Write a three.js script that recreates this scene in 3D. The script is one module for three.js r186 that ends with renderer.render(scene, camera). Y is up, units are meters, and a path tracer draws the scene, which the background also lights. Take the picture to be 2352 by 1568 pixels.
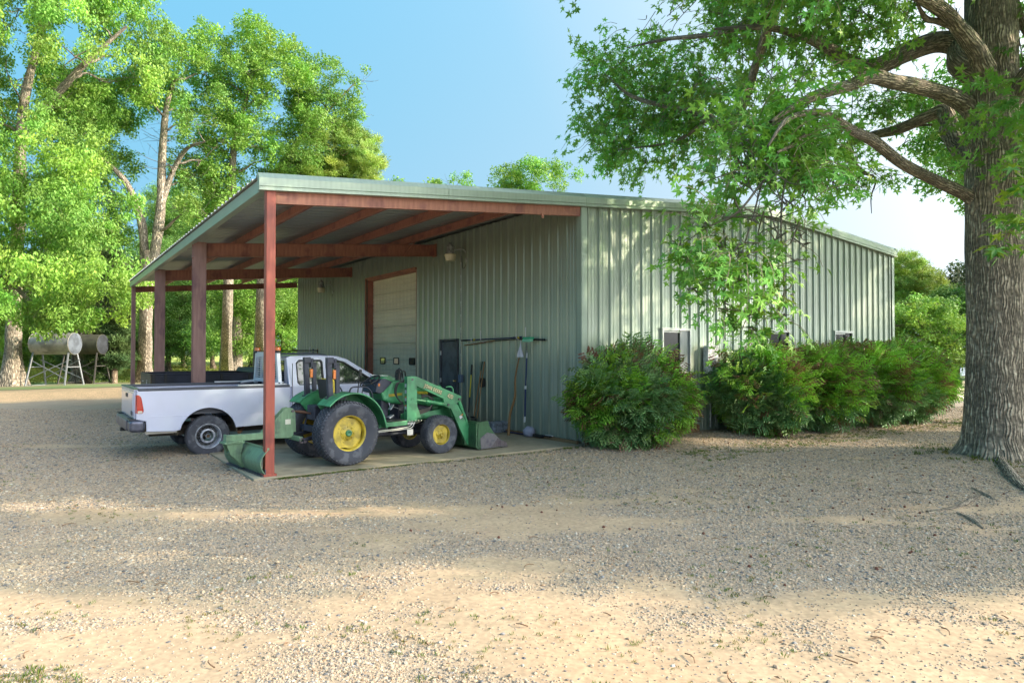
import * as THREE from 'three';
import { mergeGeometries, toCreasedNormals } from 'three/addons/utils/BufferGeometryUtils.js';
import { RoundedBoxGeometry } from 'three/addons/geometries/RoundedBoxGeometry.js';
import { TextGeometry } from 'three/addons/geometries/TextGeometry.js';
import { FontLoader } from 'three/addons/loaders/FontLoader.js';

// ---------- camera, sky, sun, exposure ----------
const scene = new THREE.Scene();
const V = (x, y, z) => new THREE.Vector3(x, y, z);
const YAW = Math.atan2(1083, 1568), PITCH = Math.atan(26 / 1568);
const camera = new THREE.PerspectiveCamera(53.13, 1024 / 682, 0.05, 900);
camera.position.set(-2.76, 1.885, 10.38);
const FW0 = V(Math.sin(YAW), 0, -Math.cos(YAW)), RT = V(Math.cos(YAW), 0, Math.sin(YAW));
const FW = FW0.clone().multiplyScalar(Math.cos(PITCH)).add(V(0, Math.sin(PITCH), 0));
camera.lookAt(camera.position.clone().add(FW));
const SUN_EL = 23 * Math.PI / 180;
const SUN = V(0.745 * Math.cos(SUN_EL), Math.sin(SUN_EL), 0.665 * Math.cos(SUN_EL)).normalize();
{
  const w = 1024, h = 512, d = new Float32Array(w * h * 4);
  const mix = (a, b, t) => a + (b - a) * t, ss = (a, b, x) => { x = Math.min(1, Math.max(0, (x - a) / (b - a))); return x * x * (3 - 2 * x); };
  for (let j = 0; j < h; j++) for (let i = 0; i < w; i++) {
    const el = ((j + 0.5) / h - 0.5) * Math.PI, az = ((i + 0.5) / w - 0.5) * 2 * Math.PI;
    const x = Math.cos(el) * Math.cos(az), y = Math.sin(el), z = Math.cos(el) * Math.sin(az);
    const cs = x * SUN.x + y * SUN.y + z * SUN.z, ang = Math.acos(Math.max(-1, Math.min(1, cs)));
    const e = Math.max(0, y);
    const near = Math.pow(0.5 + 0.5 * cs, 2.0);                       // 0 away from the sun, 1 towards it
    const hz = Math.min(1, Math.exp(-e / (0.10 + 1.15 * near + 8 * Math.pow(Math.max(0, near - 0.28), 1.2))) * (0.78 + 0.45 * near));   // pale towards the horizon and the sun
    const zen = ss(0.3, 0.95, y);
    let r = mix(mix(0.125, 0.13, zen), 0.46, hz), g = mix(mix(0.46, 0.47, zen), 0.56, hz), b = mix(mix(0.70, 0.82, zen), 0.64, hz);
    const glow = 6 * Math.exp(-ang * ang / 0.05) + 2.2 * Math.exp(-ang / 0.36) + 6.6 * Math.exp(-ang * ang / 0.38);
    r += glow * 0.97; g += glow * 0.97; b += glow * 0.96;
    if (y < 0) { const t = ss(0, -0.12, y); r = mix(r, 0.20, t); g = mix(g, 0.19, t); b = mix(b, 0.14, t); }
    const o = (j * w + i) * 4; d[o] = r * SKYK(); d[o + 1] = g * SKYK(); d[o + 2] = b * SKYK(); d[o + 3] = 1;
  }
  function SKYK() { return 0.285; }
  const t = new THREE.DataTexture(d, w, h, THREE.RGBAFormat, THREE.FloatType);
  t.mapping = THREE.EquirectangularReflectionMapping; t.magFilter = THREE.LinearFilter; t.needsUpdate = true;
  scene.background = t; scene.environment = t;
}
const sun = new THREE.DirectionalLight(new THREE.Color(1.0, 0.86, 0.64), 2.0);
sun.position.copy(SUN).multiplyScalar(90).add(V(6, 0, 0)); sun.target.position.set(6, 0, 0);
sun.castShadow = true; sun.shadow.mapSize.set(4096, 4096);
Object.assign(sun.shadow.camera, { left: -50, right: 50, top: 40, bottom: -40, near: 1, far: 220 });
scene.add(sun, sun.target);
const renderer = new THREE.WebGLRenderer({ antialias: true });
renderer.toneMapping = THREE.LinearToneMapping;
renderer.toneMappingExposure = 4.7;
renderer.shadowMap.enabled = true;

// ---------- helpers ----------
function mulberry(a) { return () => { a |= 0; a = a + 0x6D2B79F5 | 0; let t = Math.imul(a ^ a >>> 15, 1 | a); t = t + Math.imul(t ^ t >>> 7, 61 | t) ^ t; return ((t ^ t >>> 14) >>> 0) / 4294967296; }; }
let R = mulberry(7);
const rr = (a, b) => a + (b - a) * R();
const clamp = (x, a, b) => Math.min(b, Math.max(a, x)), sstep = (a, b, x) => { x = clamp((x - a) / (b - a), 0, 1); return x * x * (3 - 2 * x); };
const lerp = (a, b, t) => a + (b - a) * t;
function hash(x, y, s) { let h = Math.imul(x | 0, 374761393) + Math.imul(y | 0, 668265263) + Math.imul(s | 0, 974634789) | 0; h = Math.imul(h ^ h >>> 13, 1274126177); return ((h ^ h >>> 16) >>> 0) / 4294967296; }
function vnoise(x, y, s = 0, per = 0) {
  const xi = Math.floor(x), yi = Math.floor(y), fx = x - xi, fy = y - yi, u = fx * fx * (3 - 2 * fx), v = fy * fy * (3 - 2 * fy);
  const m = (a) => per ? ((a % per) + per) % per : a;
  return lerp(lerp(hash(m(xi), m(yi), s), hash(m(xi + 1), m(yi), s), u), lerp(hash(m(xi), m(yi + 1), s), hash(m(xi + 1), m(yi + 1), s), u), v);
}
function fbm(x, y, o = 4, s = 0, per = 0) { let a = 0.5, t = 0, n = 0; for (let i = 0; i < o; i++) { t += a * vnoise(x, y, s + i, per); n += a; x *= 2; y *= 2; per *= 2; a *= 0.5; } return t / n; }
function tex(w, h, fn, srgb = true, rep = [1, 1]) {
  const d = new Uint8Array(w * h * 4);
  for (let j = 0; j < h; j++) for (let i = 0; i < w; i++) { const c = fn(i / w, j / h, i, j), o = (j * w + i) * 4; if (typeof c === 'number') { d[o] = d[o + 1] = d[o + 2] = clamp(c, 0, 1) * 255; } else { d[o] = clamp(c[0], 0, 1) * 255; d[o + 1] = clamp(c[1], 0, 1) * 255; d[o + 2] = clamp(c[2], 0, 1) * 255; } d[o + 3] = 255; }
  const t = new THREE.DataTexture(d, w, h); t.wrapS = t.wrapT = THREE.RepeatWrapping; t.magFilter = THREE.LinearFilter; t.minFilter = THREE.LinearMipmapLinearFilter; t.generateMipmaps = true;
  if (srgb) t.colorSpace = THREE.SRGBColorSpace; t.repeat.set(...rep); t.needsUpdate = true; return t;
}
const rep = (t, a, b = a) => { const c = t.clone(); c.repeat.set(a, b); c.needsUpdate = true; return c; };
const lin = (r, g, b) => new THREE.Color().setRGB(r, g, b);
function mat(c, rough = 0.6, metal = 0, o = {}) { const P = o.clearcoat || o.transmission || o.sheen ? THREE.MeshPhysicalMaterial : THREE.MeshStandardMaterial; return new P({ color: c, roughness: rough, metalness: metal, ...o }); }
// box-projected uv in metres
function uvm(g) {
  if (g.index) g = g.toNonIndexed();
  const p = g.attributes.position, n = p.count, uv = new Float32Array(n * 2), a = V(), b = V(), c = V();
  if (!g.attributes.normal) g.computeVertexNormals();
  for (let i = 0; i < n; i += 3) {
    a.fromBufferAttribute(p, i); b.fromBufferAttribute(p, i + 1); c.fromBufferAttribute(p, i + 2);
    const nn = b.clone().sub(a).cross(c.clone().sub(a)), x = Math.abs(nn.x), y = Math.abs(nn.y), z = Math.abs(nn.z);
    for (let k = 0; k < 3; k++) { const q = [a, b, c][k], o = (i + k) * 2; if (y >= x && y >= z) { uv[o] = q.x; uv[o + 1] = q.z; } else if (x >= z) { uv[o] = q.z; uv[o + 1] = q.y; } else { uv[o] = q.x; uv[o + 1] = q.y; } }
  }
  g.setAttribute('uv', new THREE.BufferAttribute(uv, 2)); return g;
}
function strip(g) { if (g.index) g = g.toNonIndexed(); for (const k of Object.keys(g.attributes)) if (!['position', 'normal', 'uv'].includes(k)) g.deleteAttribute(k); if (!g.attributes.uv) g.setAttribute('uv', new THREE.BufferAttribute(new Float32Array(g.attributes.position.count * 2), 2)); return g; }
const merge = (l) => l.length === 1 ? l[0] : mergeGeometries(l.map(strip), false);
function box(w, h, d, x = 0, y = 0, z = 0, rx = 0, ry = 0, rz = 0, r = 0) {
  const g = r ? new RoundedBoxGeometry(w, h, d, 1, r) : new THREE.BoxGeometry(w, h, d);
  if (rx) g.rotateX(rx); if (rz) g.rotateZ(rz); if (ry) g.rotateY(ry); g.translate(x, y, z); return g;
}
function bar(a, b, w, h = w, r = 0) {   // rectangular bar from a to b
  const A = V(...a), B = V(...b), d = B.clone().sub(A), L = d.length();
  const g = r ? new RoundedBoxGeometry(L, h, w, 1, r) : new THREE.BoxGeometry(L, h, w); d.normalize();
  const up = Math.abs(d.y) > 0.99 ? V(1, 0, 0) : V(0, 1, 0), z = d.clone().cross(up).normalize(), y = z.clone().cross(d).normalize();
  g.applyMatrix4(new THREE.Matrix4().makeBasis(d, y, z)); const m = A.add(B).multiplyScalar(0.5); g.translate(m.x, m.y, m.z); return g;
}
function rod(a, b, r1, r2 = r1, n = 10) {
  const A = V(...a), B = V(...b), d = B.clone().sub(A), L = d.length(), g = new THREE.CylinderGeometry(r2, r1, L, n);
  g.applyQuaternion(new THREE.Quaternion().setFromUnitVectors(V(0, 1, 0), d.normalize())); const m = A.add(B).multiplyScalar(0.5); g.translate(m.x, m.y, m.z); return g;
}
function hose(pts, r, n = 24, k = 7) { return new THREE.TubeGeometry(new THREE.CatmullRomCurve3(pts.map((p) => V(...p))), n, r, k, false); }
function shape(pts, holes = []) { const s = new THREE.Shape(pts.map((p) => new THREE.Vector2(...p))); for (const h of holes) s.holes.push(new THREE.Path(h.map((p) => new THREE.Vector2(...p)))); return s; }
// extrude an x-y outline over z0..z1
function ext(s, z0, z1, bev = 0) {
  if (Array.isArray(s)) s = shape(s);
  const g = new THREE.ExtrudeGeometry(s, { depth: Math.max(1e-4, z1 - z0 - 2 * bev), bevelEnabled: bev > 0, bevelSize: bev, bevelThickness: bev, bevelOffset: -bev, bevelSegments: 2, curveSegments: 20 });
  g.translate(0, 0, z0 + bev); return g;
}
const used = new Map();
function numbered(n) { const k = used.get(n) ?? 0; used.set(n, k + 1); return k ? `${n}_${String(k).padStart(3, '0')}` : n; }
function tag(o, label, category, group, kind) { if (label) o.userData.label = label; if (category) o.userData.category = category; if (group) o.userData.group = group; if (kind) o.userData.kind = kind; return o; }
function thing(name, label, category, pos = [0, 0, 0], turn = 0, group) { const o = new THREE.Group(); o.name = numbered(name); o.position.set(...pos); o.rotation.y = turn; scene.add(o); return tag(o, label, category, group); }
function part(name, geos, m, parent = scene, label, keepUv = false) {
  let g = merge(Array.isArray(geos) ? geos : [geos]); if (!keepUv) g = uvm(g);
  const o = new THREE.Mesh(g, m); o.name = parent === scene ? numbered(name) : name; o.castShadow = o.receiveShadow = true; parent.add(o); if (label) o.userData.label = label; return o;
}
function copies(name, geo, m, mats, cols, parent = scene) {
  const o = new THREE.InstancedMesh(geo, m, mats.length); mats.forEach((q, i) => o.setMatrixAt(i, q)); if (cols) cols.forEach((c, i) => o.setColorAt(i, c));
  o.name = parent === scene ? numbered(name) : name; o.castShadow = o.receiveShadow = true; parent.add(o); return o;
}
// a point seen at (px, py) of the 2352 x 1568 picture, so many metres deep: used to survey the site
const UPV = RT.clone().cross(FW);
function at(px, py, depth) { return camera.position.clone().addScaledVector(FW, depth).addScaledVector(RT, (px - 1176) / 1568 * depth).addScaledVector(UPV, -(py - 784) / 1568 * depth); }

// ---------- textures ----------
const T = {};
T.grime = tex(512, 512, (u, v) => { const a = fbm(u * 6, v * 6, 5, 3, 6), b = fbm(u * 24, v * 24, 3, 9, 24); return 0.74 + 0.26 * sstep(0.25, 0.65, a) * (0.8 + 0.2 * b); });
T.streak = tex(512, 512, (u, v) => { const a = fbm(u * 40, v * 2, 4, 5, 2), b = fbm(u * 8, v * 6, 4, 6, 2); return 0.78 + 0.22 * (0.6 * a + 0.4 * b) * 1.5; });
T.rough = tex(256, 256, (u, v) => 0.55 + 0.45 * fbm(u * 12, v * 12, 4, 21, 12), false);
T.rust = tex(512, 512, (u, v) => { const a = fbm(u * 5, v * 5, 5, 31, 5), b = fbm(u * 30, v * 6, 3, 32, 6), k = sstep(0.5, 0.72, a); return [lerp(0.78, 1.0, b) * lerp(1, 0.84, k), lerp(0.76, 1.0, b) * lerp(0.98, 0.80, k), lerp(0.76, 1.0, b) * lerp(0.98, 0.86, k)]; });
T.concrete = tex(1024, 1024, (u, v) => { const a = fbm(u * 4, v * 4, 6, 41, 4), b = fbm(u * 60, v * 60, 3, 42, 60), s = sstep(0.62, 0.7, fbm(u * 5, v * 5, 4, 47, 5)) * 0.12; const t = 0.66 + 0.3 * a + 0.1 * (b - 0.5) - s; return [t, t * 0.96, t * 0.88]; });
T.tyre = tex(512, 512, (u, v) => { const a = fbm(u * 10, v * 10, 5, 51, 10), k = sstep(0.45, 0.7, a); return [lerp(0.64, 0.86, k), lerp(0.64, 0.85, k), lerp(0.66, 0.84, k)]; });
T.wood = tex(256, 512, (u, v) => { const a = fbm(u * 30, v * 3, 4, 61, 3), b = fbm(u * 6, v * 4, 3, 62, 2); const t = 0.6 + 0.4 * a * 0.8 + 0.15 * b; return [t, t * 0.9, t * 0.76]; });
const barkH = (u, v) => { const w = (fbm(u * 8, v * 10, 3, 71, 2) - 0.5) * 0.028, U = u + w, W = v * 1.0; let d1 = 9, d2 = 9; const nx = 26, ny = 9, x = U * nx, y = W * ny, xi = Math.floor(x), yi = Math.floor(y); for (let a = -1; a < 2; a++) for (let b = -1; b < 2; b++) { const cx = ((xi + a) % nx + nx) % nx, cy = ((yi + b) % ny + ny) % ny, px = xi + a + hash(cx, cy, 72), py = yi + b + hash(cx, cy, 73), dd = Math.abs(px - x) + 0.32 * Math.abs(py - y); if (dd < d1) { d2 = d1; d1 = dd; } else if (dd < d2) d2 = dd; } return sstep(0.0, 0.42, d2 - d1); };
T.bark = tex(512, 1024, (u, v) => { const h = barkH(u, v), b = fbm(u * 60, v * 60, 4, 73, 60), c = fbm(u * 6, v * 6, 4, 74, 6), l = sstep(0.60, 0.72, fbm(u * 10, v * 14, 4, 75, 2)) * 0.14; const t = (0.50 + 0.26 * h) * (0.62 + 0.76 * b) * (0.85 + 0.3 * c) + l * h; return [t * 1.02, t * 0.97, t * 0.90]; });
T.barkBump = tex(512, 1024, (u, v) => barkH(u, v) * (0.65 + 0.35 * fbm(u * 40, v * 40, 3, 77, 40)), false);
// cellular stones: gravel colour and height
const cell = (u, v, n, s) => { const x = u * n, y = v * n, xi = Math.floor(x), yi = Math.floor(y); let d1 = 9, d2 = 9, id = 0; for (let a = -1; a < 2; a++) for (let b = -1; b < 2; b++) { const cx = ((xi + a) % n + n) % n, cy = ((yi + b) % n + n) % n, px = xi + a + hash(cx, cy, s), py = yi + b + hash(cx, cy, s + 1), dd = Math.hypot((px - x) * 1.15, py - y); if (dd < d1) { d2 = d1; d1 = dd; id = hash(cx, cy, s + 2); } else if (dd < d2) d2 = dd; } return [d1, d2, id]; };
T.gravel = tex(1024, 1024, (u, v) => { const [a, b, id] = cell(u, v, 90, 81), e = sstep(0.02, 0.22, b - a), f = fbm(u * 8, v * 8, 4, 84, 8); const t = (0.56 + 0.40 * id) * lerp(0.62, 1, e) * (0.86 + 0.28 * f); const w = hash(id * 9999, 3, 4) - 0.5; return [t * (1 + 0.10 * w), t, t * (1 - 0.14 * w)]; });
T.gravelBump = tex(1024, 1024, (u, v) => { const [a, b, id] = cell(u, v, 90, 81); return sstep(0, 0.5, b - a) * (0.35 + 0.65 * id); }, false);
T.speck = tex(512, 512, (u, v) => 0.80 + 0.24 * fbm(u * 60, v * 60, 3, 91, 60) * (0.8 + 0.4 * fbm(u * 6, v * 6, 4, 92, 6)));

// ---------- materials ----------
const M = {};
const SAGE = [0.26, 0.335, 0.265];
M.panel = mat(lin(0.36, 0.415, 0.345), 0.30, 0.36, { map: rep(T.streak, 0.45, 0.22), side: THREE.DoubleSide });
M.trim = mat(lin(0.33, 0.405, 0.335), 0.38, 0.2, { map: rep(T.streak, 0.3, 0.5), side: THREE.DoubleSide });
M.zinc = mat(lin(0.46, 0.48, 0.47), 0.36, 0.55, { map: rep(T.streak, 0.5, 0.2), side: THREE.DoubleSide });
M.primer = mat(lin(0.48, 0.215, 0.15), 0.62, 0, { map: rep(T.rust, 0.7, 0.7) });
M.primerRed = mat(lin(0.42, 0.10, 0.065), 0.5, 0, { map: rep(T.rust, 1.1, 0.6) });
M.primerPale = mat(lin(0.46, 0.285, 0.255), 0.7, 0, { map: rep(T.rust, 0.9, 0.4) });
M.concrete = mat(lin(0.56, 0.52, 0.455), 0.85, 0, { map: rep(T.concrete, 0.16), bumpMap: rep(T.rough, 1.2), bumpScale: 0.002 });
M.black = mat(lin(0.02, 0.02, 0.022), 0.55);
M.blackMetal = mat(lin(0.035, 0.037, 0.045), 0.45, 0.3, { map: rep(T.grime, 2) });
M.steel = mat(lin(0.5, 0.5, 0.5), 0.35, 0.9);
M.galv = mat(lin(0.5, 0.52, 0.53), 0.5, 0.6, { map: rep(T.grime, 3) });
M.glassWin = new THREE.MeshPhysicalMaterial({ color: lin(0.012, 0.014, 0.013), roughness: 0.12, specularIntensity: 0.3 });
M.glassDark = mat(lin(0.02, 0.024, 0.024), 0.06, 0, { clearcoat: 1 });
M.wood = mat(lin(0.36, 0.25, 0.15), 0.8, 0, { map: rep(T.wood, 3, 1) });
M.weathered = mat(lin(0.36, 0.29, 0.22), 0.85, 0, { map: rep(T.wood, 4, 1) });

// ---------- ground ----------
const ST = (x, z) => { const dx = x + 2.76, dz = z - 10.38; return [dx * RT.x + dz * RT.z, dx * FW0.x + dz * FW0.z]; };   // metres to the right, metres ahead
function gh(x, z) {
  let h = (fbm(x * 0.5 + 40, z * 0.5 + 40, 3, 101) - 0.5) * 0.06 + (fbm(x * 2.2, z * 2.2, 2, 103) - 0.5) * 0.02;
  const dT = Math.hypot(x - 11.45, z - 5.25); h += 0.05 * Math.exp(-dT * dT / 2.2);
  h += 0.10 * sstep(1.8, 0.2, Math.abs(z - 0.2)) * sstep(6.6, 8.5, x);
  h += 0.34 * sstep(-21.6, -23.2, z) * sstep(9, 1, x) - 0.12 * sstep(-25, -32, z);
  const dS = Math.max(Math.max(-0.22 - x, x - 6.75), Math.max(z - 0.17, -18.5 - z)); h += 0.052 * Math.exp(-Math.pow(Math.max(0, dS) / 0.9, 2)); h = lerp(-0.03, h, sstep(-0.14, 0.03, dS));
  return h;
}
function sandy(x, z) {
  const [s, t] = ST(x, z), n = fbm(s * 0.42 + 7, t * 1.15 + 3, 4, 111), m = fbm(s * 1.6 + 2, t * 2.2, 3, 113);
  let b = 0.17 * sstep(7.0, 4.6, t) - 0.16 * sstep(8.6, 10.5, t) - 0.07 * (sstep(5.3, 5.9, t) * sstep(7.4, 6.8, t));
  const tr = (c, w, s0, s1) => Math.exp(-(((t - c - 0.10 * Math.sin(s * 0.7)) / w) ** 2)) * sstep(s0, s0 + 1, s) * sstep(s1, s1 - 1, s);
  b += 0.26 * tr(8.15, 0.26, -6, 0.6) + 0.2 * tr(7.55, 0.14, -1.5, 5) + 0.24 * tr(9.5, 0.2, -2.2, 0.8) + 0.22 * tr(12.2, 0.6, 4, 9) + 0.2 * tr(13.5, 0.5, -12, -5);
  return sstep(0.46, 0.66, 0.72 * n + 0.28 * m + b);
}
function sheet(x0, x1, z0, z1, nx, nz, hf, cf, wx = (t) => t, wz = (t) => t) {
  const P = [], C = [], U = [], I = [];
  for (let j = 0; j <= nz; j++) for (let i = 0; i <= nx; i++) { const x = lerp(x0, x1, wx(i / nx)), z = lerp(z0, z1, wz(j / nz)); P.push(x, hf(x, z), z); C.push(...cf(x, z)); U.push(x, z); }
  for (let j = 0; j < nz; j++) for (let i = 0; i < nx; i++) { const a = j * (nx + 1) + i, b = a + 1, c = a + nx + 1, d = c + 1; I.push(a, c, b, b, c, d); }
  const g = new THREE.BufferGeometry(); g.setAttribute('position', new THREE.Float32BufferAttribute(P, 3)); g.setAttribute('color', new THREE.Float32BufferAttribute(C, 3)); g.setAttribute('uv', new THREE.Float32BufferAttribute(U, 2)); g.setIndex(I); g.computeVertexNormals(); return g;
}
const yardCol = (x, z) => {
  const s = sandy(x, z), [, t] = ST(x, z), f = fbm(x * 0.7, z * 0.7, 4, 121), f2 = fbm(x * 3, z * 3, 3, 125);
  let c = [lerp(0.255, 0.345, s), lerp(0.20, 0.248, s), lerp(0.148, 0.160, s)];
  const red = sstep(0.5, 0.75, f) * 0.5; c = [c[0] * (1 + 0.06 * red), c[1] * (1 - 0.05 * red), c[2] * (1 - 0.12 * red)];
  const berm = sstep(-21.4, -22.2, z) * sstep(9, 3, x); c = [lerp(c[0], 0.56, berm), lerp(c[1], 0.36, berm), lerp(c[2], 0.20, berm)];  // orange sunlight on the berm gravel is put into its colour
  const road = sstep(24, 27, x); c = [lerp(c[0], 0.52, road), lerp(c[1], 0.40, road), lerp(c[2], 0.30, road)];
  const k = (0.86 + 0.28 * f2) / 0.70; return c.map((v) => v * k);
};
const yardMat = mat(lin(1, 1, 1), 0.95, 0, { vertexColors: true, map: rep(T.speck, 0.55), bumpMap: rep(T.rough, 1.7), bumpScale: 0.006 });
{
  const g = sheet(-36, 48, -24.5, 17, 420, 330, gh, yardCol, (t) => { const c = 0.40; const d = t - c; return clamp(c + Math.sign(d) * Math.pow(Math.abs(d) / (d < 0 ? c : 1 - c), 1.35) * (d < 0 ? c : 1 - c), 0, 1); }, (t) => 1 - Math.pow(1 - t, 1.25));
  const o = new THREE.Mesh(g, yardMat); o.name = 'gravel_yard'; o.receiveShadow = true; scene.add(o); tag(o, 'tan gravel and sand yard in front of the shed', null, null, 'structure');
}
{
  const cf = (x, z) => { const f = fbm(x * 0.25, z * 0.25, 4, 131), f2 = fbm(x * 1.1, z * 1.1, 4, 133), lit = sstep(-25, -34, z) ; const shade = sstep(-30, -46, z);
    const g = sstep(0.42, 0.58, f * 0.6 + f2 * 0.4 + shade * 0.35);
    const L = [0.26, 0.20, 0.12], G = [lerp(0.10, 0.26, shade), lerp(0.15, 0.30, shade), 0.045]; const k = 0.8 + 0.4 * f2; return [0, 1, 2].map((i) => lerp(L[i], G[i], Math.max(g, sstep(20, 30, x))) * k / 0.7); };
  const w = (t) => { const d = (t - 0.5) * 2; return 0.5 + 0.5 * Math.sign(d) * Math.pow(Math.abs(d), 2.6); };
  const hf = (x, z) => (z < -24.5 ? gh(x, -24.5) * sstep(-45, -25, z) - 0.006 : -0.25) + (fbm(x * 0.3, z * 0.3, 3, 135) - 0.5) * 0.12 * sstep(-25, -30, z) - 0.05 * (z >= -24.5 ? 1 : 0) + 2.2 * sstep(70, 260, Math.hypot(x, z)) * 0 - (x > 48 ? 0 : 0);
  const g = sheet(-420, 460, -460, 420, 260, 260, (x, z) => (x > 47.5 && z > -24.6 ? -0.02 : hf(x, z)), cf, w, w);
  const o = new THREE.Mesh(g, mat(lin(1, 1, 1), 1, 0, { vertexColors: true, map: rep(T.speck, 0.3) })); o.name = 'grass_field'; o.receiveShadow = true; scene.add(o); tag(o, 'grass and leaf litter field around the gravel yard', null, null, 'structure');
}
// slab under the lean-to
{
  const s = [[-0.22, -0.2], [6.55, -0.2], [6.55, 0.6], [6.2, 18.5], [-0.22, 18.5]];
  const g = ext(shape([[-0.22, -0.16], [6.75, -0.05], [6.75, 0.02], [6.2, 0.05], [6.2, 18.5], [-0.22, 18.5]]), -0.22, 0.07, 0.006); g.rotateX(-Math.PI / 2);
  const o = part('concrete_slab', g, M.concrete); tag(o, 'worn concrete slab under the open lean-to', null, null, 'structure');
}

// ---------- the metal building with its lean-to ----------
const XW = 6.1, XE = 18.3, ZB = -18.29, XR = 12.12, yRoof = (x) => 4.515 + 0.0835 * (x <= XR ? x : 2 * XR - x);
const shed = thing('metal_building', 'sage green corrugated metal workshop with an open lean-to on red steel posts', 'building', [0, 0, 0]);
const ribProfile = (() => { const L = []; for (let k = 0; k < 3; k++) { const c = 0.1524 + k * 0.3048; for (const [d, o] of [[-0.036, 0], [-0.020, 0.038], [0.020, 0.038], [0.036, 0], [0.088, 0], [0.098, 0.007], [0.112, 0.007], [0.122, 0], [0.184, 0], [0.194, 0.007], [0.208, 0.007], [0.218, 0]]) { const s = c + d; L.push([s > 0.9144 ? s - 0.9144 : s, o]); } } L.sort((a, b) => a[0] - b[0]); return L; })();
function profileAt(s) { const p = ((s % 0.9144) + 0.9144) % 0.9144; for (let i = 0; i < ribProfile.length; i++) { const a = ribProfile[i], b = ribProfile[(i + 1) % ribProfile.length], bx = i + 1 < ribProfile.length ? b[0] : b[0] + 0.9144; const q = p < ribProfile[0][0] ? p + 0.9144 : p; if (q >= a[0] && q <= bx) return lerp(a[1], b[1], (q - a[0]) / Math.max(1e-6, bx - a[0])); } return 0; }
function corrugated(s0, s1, yB, yT, holes, place) {
  const S = new Set([s0, s1]); for (let k = Math.floor(s0 / 0.9144) - 1; k <= Math.ceil(s1 / 0.9144); k++) for (const [p] of ribProfile) { const s = k * 0.9144 + p; if (s > s0 + 1e-4 && s < s1 - 1e-4) S.add(s); }
  for (const h of holes) for (const s of [h[0], h[1]]) if (s > s0 && s < s1) S.add(s);
  const L = [...S].sort((a, b) => a - b), P = [];
  const quad = (a, b, c, d) => P.push(...a, ...b, ...c, ...a, ...c, ...d);
  for (let i = 0; i + 1 < L.length; i++) {
    const a = L[i], b = L[i + 1], m = (a + b) / 2, oa = profileAt(a), ob = profileAt(b), h = holes.find((q) => m > q[0] && m < q[1]);
    const seg = (ya, yb, yc, yd) => quad(place(a, ya, oa), place(b, yb, ob), place(b, yc, ob), place(a, yd, oa));
    if (!h) seg(yB(a), yB(b), yT(b), yT(a));
    else { if (h[2] > yB(a) + 0.01) seg(yB(a), yB(b), h[2], h[2]); if (h[3] < yT(a) - 0.01) seg(h[3], h[3], yT(b), yT(a)); }
  }
  const g = new THREE.BufferGeometry(); g.setAttribute('position', new THREE.Float32BufferAttribute(P, 3)); g.computeVertexNormals(); return g;
}
const DOOR = [7.26, 10.84, 0.0, 4.29], MAN = [4.86, 5.77, 0.0, 2.24];            // along wall B, s = -z
const WIN = [[8.34, 9.26, 1.42, 2.41], [12.10, 13.02, 1.42, 2.44], [15.10, 16.01, 1.42, 2.47]];
for (let s = XW; s < XE - 0.05; s += 0.9144) part('wall_panel', corrugated(s - XW, Math.min(s + 0.9144, XE) - XW, (q) => (q < 3.4 ? 0.265 : 0.12), (q) => yRoof(q + XW) - 0.1, WIN.map((w) => [w[0] - XW, w[1] - XW, w[2], w[3]]), (q, y, o) => [q + XW, y, o]), M.panel, shed);
for (let s = 0; s < 18.28; s += 0.9144) part('wall_panel', corrugated(s, Math.min(s + 0.9144, 18.288), () => 0.13, () => yRoof(XW) - 0.05, [DOOR, MAN], (q, y, o) => [XW - o, y, -q]), M.panel, shed);
part('wall_panel', corrugated(0, 18.288, () => 0.2, () => yRoof(XE) - 0.05, [], (q, y, o) => [XE + o, y, -q]), M.panel, shed);
part('wall_panel', corrugated(0, XE - XW, () => 0.2, (q) => yRoof(q + XW) - 0.1, [], (q, y, o) => [q + XW, y, ZB - o]), M.panel, shed);
part('floor', box(XE - XW - 0.1, 0.1, 18.1, (XE + XW) / 2, 0.05, -9.14), M.concrete, shed);
// roof sheets, ribs running down the slope
for (let s = 0; s < 18.2; s += 0.9144) {
  const pl = (x, h, q, o) => [x, yRoof(x) + o + h, -q];
  const P = (xa, xb) => { const g = corrugated(s - 0.0, Math.min(s + 0.9144, 18.35), () => 0, () => 1, [], (q, y, o) => pl(lerp(xa, xb, y), 0, q, o)); return g; };
  part('roof_panel', P(-0.13, XR), M.zinc, shed);
  part('roof_panel', P(XR, XE + 0.1), M.zinc, shed);
}
// rake trim along the front and the gable
function rake(xa, xb, m) {
  const pr = [[-0.02, 0.035], [0.035, 0.035], [0.125, -0.055], [0.125, -0.175], [0.112, -0.182], [0.112, -0.190], [0.128, -0.197], [0.128, -0.236], [0.02, -0.236], [0.02, -0.03], [-0.02, -0.01]];
  const P = [], ya = yRoof(xa), yb = yRoof(xb), A = pr.map(([z, y]) => [xa, ya + y, z]), B = pr.map(([z, y]) => [xb, yb + y, z]);
  for (let i = 0; i < pr.length; i++) { const j = (i + 1) % pr.length; P.push(...A[i], ...A[j], ...B[j], ...A[i], ...B[j], ...B[i]); }
  const cap = (Q, f) => { const t = THREE.ShapeUtils.triangulateShape(pr.map((p) => new THREE.Vector2(...p)), []); for (const [a, b, c] of t) f ? P.push(...Q[a], ...Q[b], ...Q[c]) : P.push(...Q[a], ...Q[c], ...Q[b]); };
  cap(A, true); cap(B, false);
  const g = new THREE.BufferGeometry(); g.setAttribute('position', new THREE.Float32BufferAttribute(P, 3)); g.computeVertexNormals(); return g;
}
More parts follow.
